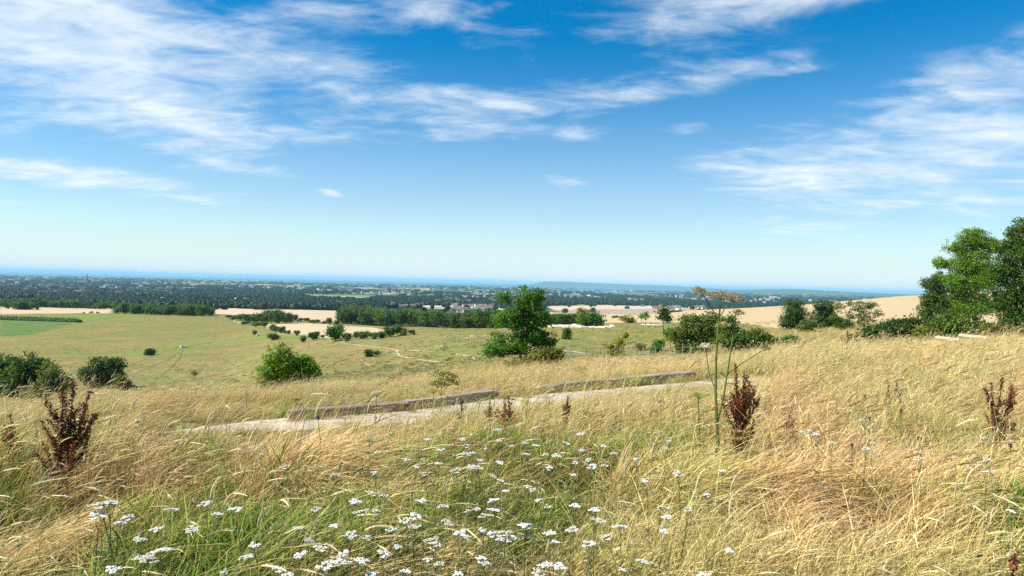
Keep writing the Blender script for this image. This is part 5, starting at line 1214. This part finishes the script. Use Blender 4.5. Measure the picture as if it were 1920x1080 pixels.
def umbellifer(px, pyt, d, R, col, label, n=2, lean=0.0, seed=0):
    rng = np.random.default_rng(300 + seed); p = at(px, d); D = pdir(px, pyt); hh = EYE[2] + D[2] * d / D[1] - p[2]; e = empty('wild_parsnip', p, -math.atan2(p[0], p[1])); mb = MB(); G = (.19, .24, .055)
    top = np.array([lean, 0, hh - R * .6]); st = limb(rng, (0, 0, -.08), top, .02, 7); mb.tube(st, np.linspace(.008, .004, 7), 5, np.array(G)); ends = [top]
    for k in range(n - 1):
        q = st[4 + (k % 2)]; a = rng.uniform(0, 6.28); b = q + np.array([math.cos(a) * hh * .16, math.sin(a) * .1, hh * rng.uniform(.1, .24)]); mb.tube(limb(rng, q, b, .08), .003, 4, np.array(G)); ends.append(b)
    obj('stem', mb.mesh('stem', [M_PLANT], True), e)
    for k, q in enumerate(ends):
        mb = MB(); umbel(mb, rng, q, (rng.normal(0, .15), rng.normal(-.1, .15), 1), R * (1 if k == 0 else rng.uniform(.55, .8)), 22, 14, R * .13, col, G, R * .13); obj('umbel', mb.mesh('umbel', [M_PLANT]), e)
    for k in range(6):
        mb = MB(); big_leaf(mb, rng, st[1 + k % 4], rng.uniform(0, 6.28), hh * rng.uniform(.14, .26), (.17, .24, .05), .5); obj('leaf', mb.mesh('leaf', [M_PLANT]), e)
    tag(e, label, 'wildflower')
YG = (.34, .38, .10); WH = (.78, .76, .64)
umbellifer(832, 700, 9.6, .17, (.30, .31, .09), 'tall yellow-green umbel plant standing in front of the kerb left of centre', 4, 0, 1)
umbellifer(818, 732, 8.6, .07, YG, 'pale green single umbel on a stout stem beside the tall yellow-green one', 1, 0, 2)
umbellifer(711, 736, 8.2, .075, WH, 'creamy white double umbel plant before the left part of the kerb', 2, 0, 3)
umbellifer(1092, 690, 16.5, .17, YG, 'yellow-green umbel plant behind the middle of the kerb', 3, 0, 4)
umbellifer(958, 712, 15.5, .16, YG, 'spreading pale umbel plant behind the kerb at the foot of the slope', 4, 0, 5)
umbellifer(660, 730, 13.5, .14, YG, 'yellow-green umbel plant behind the left part of the kerb', 3, 0, 6)
umbellifer(760, 738, 13.0, .12, (.26, .32, .08), 'greener umbel plant behind the kerb beside the white one', 3, 0, 7)
umbellifer(915, 738, 11.3, .13, (.36, .38, .14), 'leafy umbel plant growing over the front of the kerb', 4, 0, 8)
umbellifer(445, 712, 12.5, .07, YG, 'thin umbel plant alone against the valley pasture', 2, 0, 9)
umbellifer(992, 742, 10.8, .10, YG, 'small umbel plant at the track edge behind the docks', 2, 0, 10)
umbellifer(1322, 740, 5.6, .06, (.32, .38, .07), 'low yellow-green umbel leaning out left of the hogweed stem', 1, -.03, 11)
umbellifer(560, 748, 9.4, .04, (.20, .17, .09), 'dry brown umbel stalk before the left end of the kerb', 3, 0, 12)
umbellifer(1105, 772, 7.6, .05, (.34, .24, .13), 'dry brown umbel stalk in the grass right of the middle docks', 2, 0, 13)
umbellifer(1245, 752, 7.8, .05, (.34, .24, .13), 'dry brown umbel stalk left of the hogweed', 2, 0, 14)
umbellifer(700, 822, 5.2, .05, (.60, .60, .38), 'short pale umbel plant under the creamy white one', 2, 0, 15)

def dock(px, pyt, d, label, n, spread, col=(.115, .040, .022), seed=0, leaves=4, low=.25):
    rng = np.random.default_rng(400 + seed); p = at(px, d); D = pdir(px, pyt); hh = max(.35, EYE[2] + D[2] * d / D[1] - p[2]); e = empty('dock_plant', p, rng.uniform(-.3, .3)); e.rotation_euler = (rng.normal(0, .05), rng.normal(.02, .07), rng.uniform(-.3, .3)); mb = MB(); SC = (.10, .045, .022)
    nst = 1 if n < 8 else (2 if n < 18 else 3); stems = []
    for k in range(nst):
        st = limb(rng, (rng.normal(0, .02), rng.normal(0, .02), -.06), ((k - (nst - 1) / 2) * spread * .55, rng.normal(0, .05), hh * (1 - .08 * abs(k - (nst - 1) / 2))), .03, 9); mb.tube(st, np.linspace(.0065, .0025, 9), 5, np.array(SC)); stems.append(st)
    spikes = [(s, low * 1.5) for s in stems]
    for k in range(n):
        s = stems[k % nst]; t = rng.uniform(low, .72); q = s[0] + (s[-1] - s[0]) * t; a = rng.choice([0, math.pi]) + rng.normal(0, .9); L = hh * rng.uniform(.2, .36) * (1.15 - .5 * t); o = spread * rng.uniform(.5, 1.0)
        b = limb(rng, q, q + np.array([math.cos(a) * o, math.sin(a) * o * .8, L]), .1, 6); mb.tube(b, np.linspace(.003, .0014, 6), 3, np.array(SC)); spikes.append((b, .12))
    obj('stem', mb.mesh('stem', [M_PLANT], True), e)
    for b, t0 in spikes:
        L = float(np.sum(np.linalg.norm(np.diff(b, axis=0), axis=1))); m_ = max(60, int(L * (1 - t0) / .0015)); t = rng.uniform(t0, 1, m_); t = t0 + (1 - t0) * (np.round((t - t0) / (1 - t0) * (L / .022)) / (L / .022) * .7 + (t - t0) / (1 - t0) * .3)
        i = np.clip(t * (len(b) - 1), 0, len(b) - 1.001); i0 = i.astype(int); q = b[i0] + (b[i0 + 1] - b[i0]) * (i - i0)[:, None]
        q = q + rng.normal(0, 1, (m_, 3)) * (.0125 * (1.15 - .6 * t))[:, None]; sb = MB(); leaf_quads(sb, rng, q, .014, np.asarray(col) * np.array([1.7, 1.9, 1.7]) * rng.uniform(.55, 1.6), None, .9, .4); obj('seed_spike', sb.mesh('seed_spike', [M_PLANT]), e)
    for k in range(leaves):
        a = rng.uniform(0, 6.28); q = stems[0][1 + k % 3]; L = rng.uniform(.12, .22); t = np.linspace(0, 1, 6)[:, None]; dv = np.array([math.cos(a), math.sin(a), 0]); sv = np.array([-dv[1], dv[0], 0]); mid = q + dv * L * t + np.array([0, 0, 1]) * L * (.5 * t - 1.0 * t * t); w = (.028 * np.sin(np.clip(t * 3.0 + .14, 0, 3.14)))
        V = np.concatenate([mid - sv * w + np.array([0, 0, .008]), mid, mid + sv * w + np.array([0, 0, .008])]); Q = [[i, i + 1, i + 7, i + 6] for i in range(5)] + [[i + 6, i + 7, i + 13, i + 12] for i in range(5)]
        lb = MB(); lb.add(V, Q=Q, C=[(.18, .16, .03), (.20, .09, .03), (.10, .13, .03)][k % 3]); obj('leaf', lb.mesh('leaf', [M_PLANT]), e)
    tag(e, label, 'dock')
dock(122, 712, 4.6, 'large dark brown dock with many seed spikes at the left edge', 26, .16, (.085, .030, .018), 1, 7)
dock(42, 775, 4.9, 'smaller brown dock left of the large left-hand dock', 7, .06, (.10, .036, .02), 2)
dock(1392, 686, 5.5, 'large red-brown dock right of the hogweed stem', 28, .15, (.125, .042, .022), 3, 9)
dock(868, 752, 7.4, 'thin brown dock, leftmost of the middle docks', 4, .05, (.13, .05, .03), 4)
dock(957, 738, 7.0, 'bushy brown dock, middle one at the track edge', 11, .10, (.12, .045, .024), 5)
dock(925, 752, 7.2, 'faded brown dock just left of the bushy middle one', 4, .045, (.17, .075, .04), 6)
dock(1062, 740, 7.0, 'slender brown dock, rightmost of the middle docks', 5, .05, (.15, .06, .03), 7)
dock(1702, 718, 7.8, 'small brown dock in the right-hand straw', 5, .05, (.15, .06, .03), 8)
dock(1664, 714, 8.0, 'thin brown dock left of the small right-hand one', 3, .04, (.16, .07, .035), 9)
dock(1875, 706, 6.4, 'large brown dock near the right edge', 18, .14, (.10, .036, .022), 10)
dock(1478, 758, 6.4, 'low withered dock right of the large red-brown one', 5, .07, (.15, .07, .04), 11)
dock(1902, 1035, 2.6, 'dark dock at the bottom right corner', 4, .04, (.10, .036, .022), 12)

def thistle(px, py, hh, label, seed):
    rng = np.random.default_rng(500 + seed); p, d = hit_above(px, py, hh); e = empty('knapweed', p); mb = MB(); st = limb(rng, (0, 0, -.05), (rng.normal(0, .03), rng.normal(0, .02), hh - .02), .05, 6); mb.tube(st, np.linspace(.003, .002, 6), 4, np.array((.14, .17, .06))); obj('stem', mb.mesh('stem', [M_PLANT], True), e)
    top = st[-1]; hb = MB(); V, T = ICO1; hb.add(V * np.array([.009, .009, .011]) + top, T=T, C=(.09, .08, .03)); obj('bud', hb.mesh('bud', [M_PLANT], True), e)
    fb = MB(); n = 60; a = rng.uniform(0, 6.28, n); dr = unit(np.stack([np.cos(a) * .9, np.sin(a) * .9, rng.uniform(.4, 1.6, n)], -1)); P = np.repeat(top[None] + np.array([0, 0, .008]), n, 0); b = unit(np.cross(dr, rng.normal(0, 1, (n, 3)))); L = rng.uniform(.014, .022, (n, 1))
    fb.add(np.stack([P, P + dr * L * .6 + b * .0022, P + dr * L, P + dr * L * .6 - b * .0022], 1).reshape(-1, 3), Q=np.arange(4 * n).reshape(-1, 4), C=(.36, .07, .40)); obj('flower_head', fb.mesh('flower_head', [M_PLANT]), e)
    lb = MB(); leaf_quads(lb, rng, np.repeat(st[1:5], 2, 0), .05, (.11, .15, .05), None, .3); obj('foliage', lb.mesh('foliage', [M_PLANT]), e)['kind'] = 'stuff'; tag(e, label, 'flower')
thistle(1697, 768, .6, 'brightest purple knapweed below the small right-hand dock', 1)
thistle(1630, 782, .55, 'purple knapweed left of the brightest one', 2)
thistle(1617, 740, .6, 'uppermost purple knapweed in the right-hand straw', 3)
thistle(1722, 819, .5, 'lone purple knapweed below the brightest one', 4)
thistle(1881, 831, .5, 'purple knapweed near the right edge below the large dock', 5)
thistle(1595, 832, .5, 'lowest purple knapweed beside the right-hand yarrow', 6)
thistle(597, 782, .6, 'small purple knapweed before the left end of the kerb', 7)
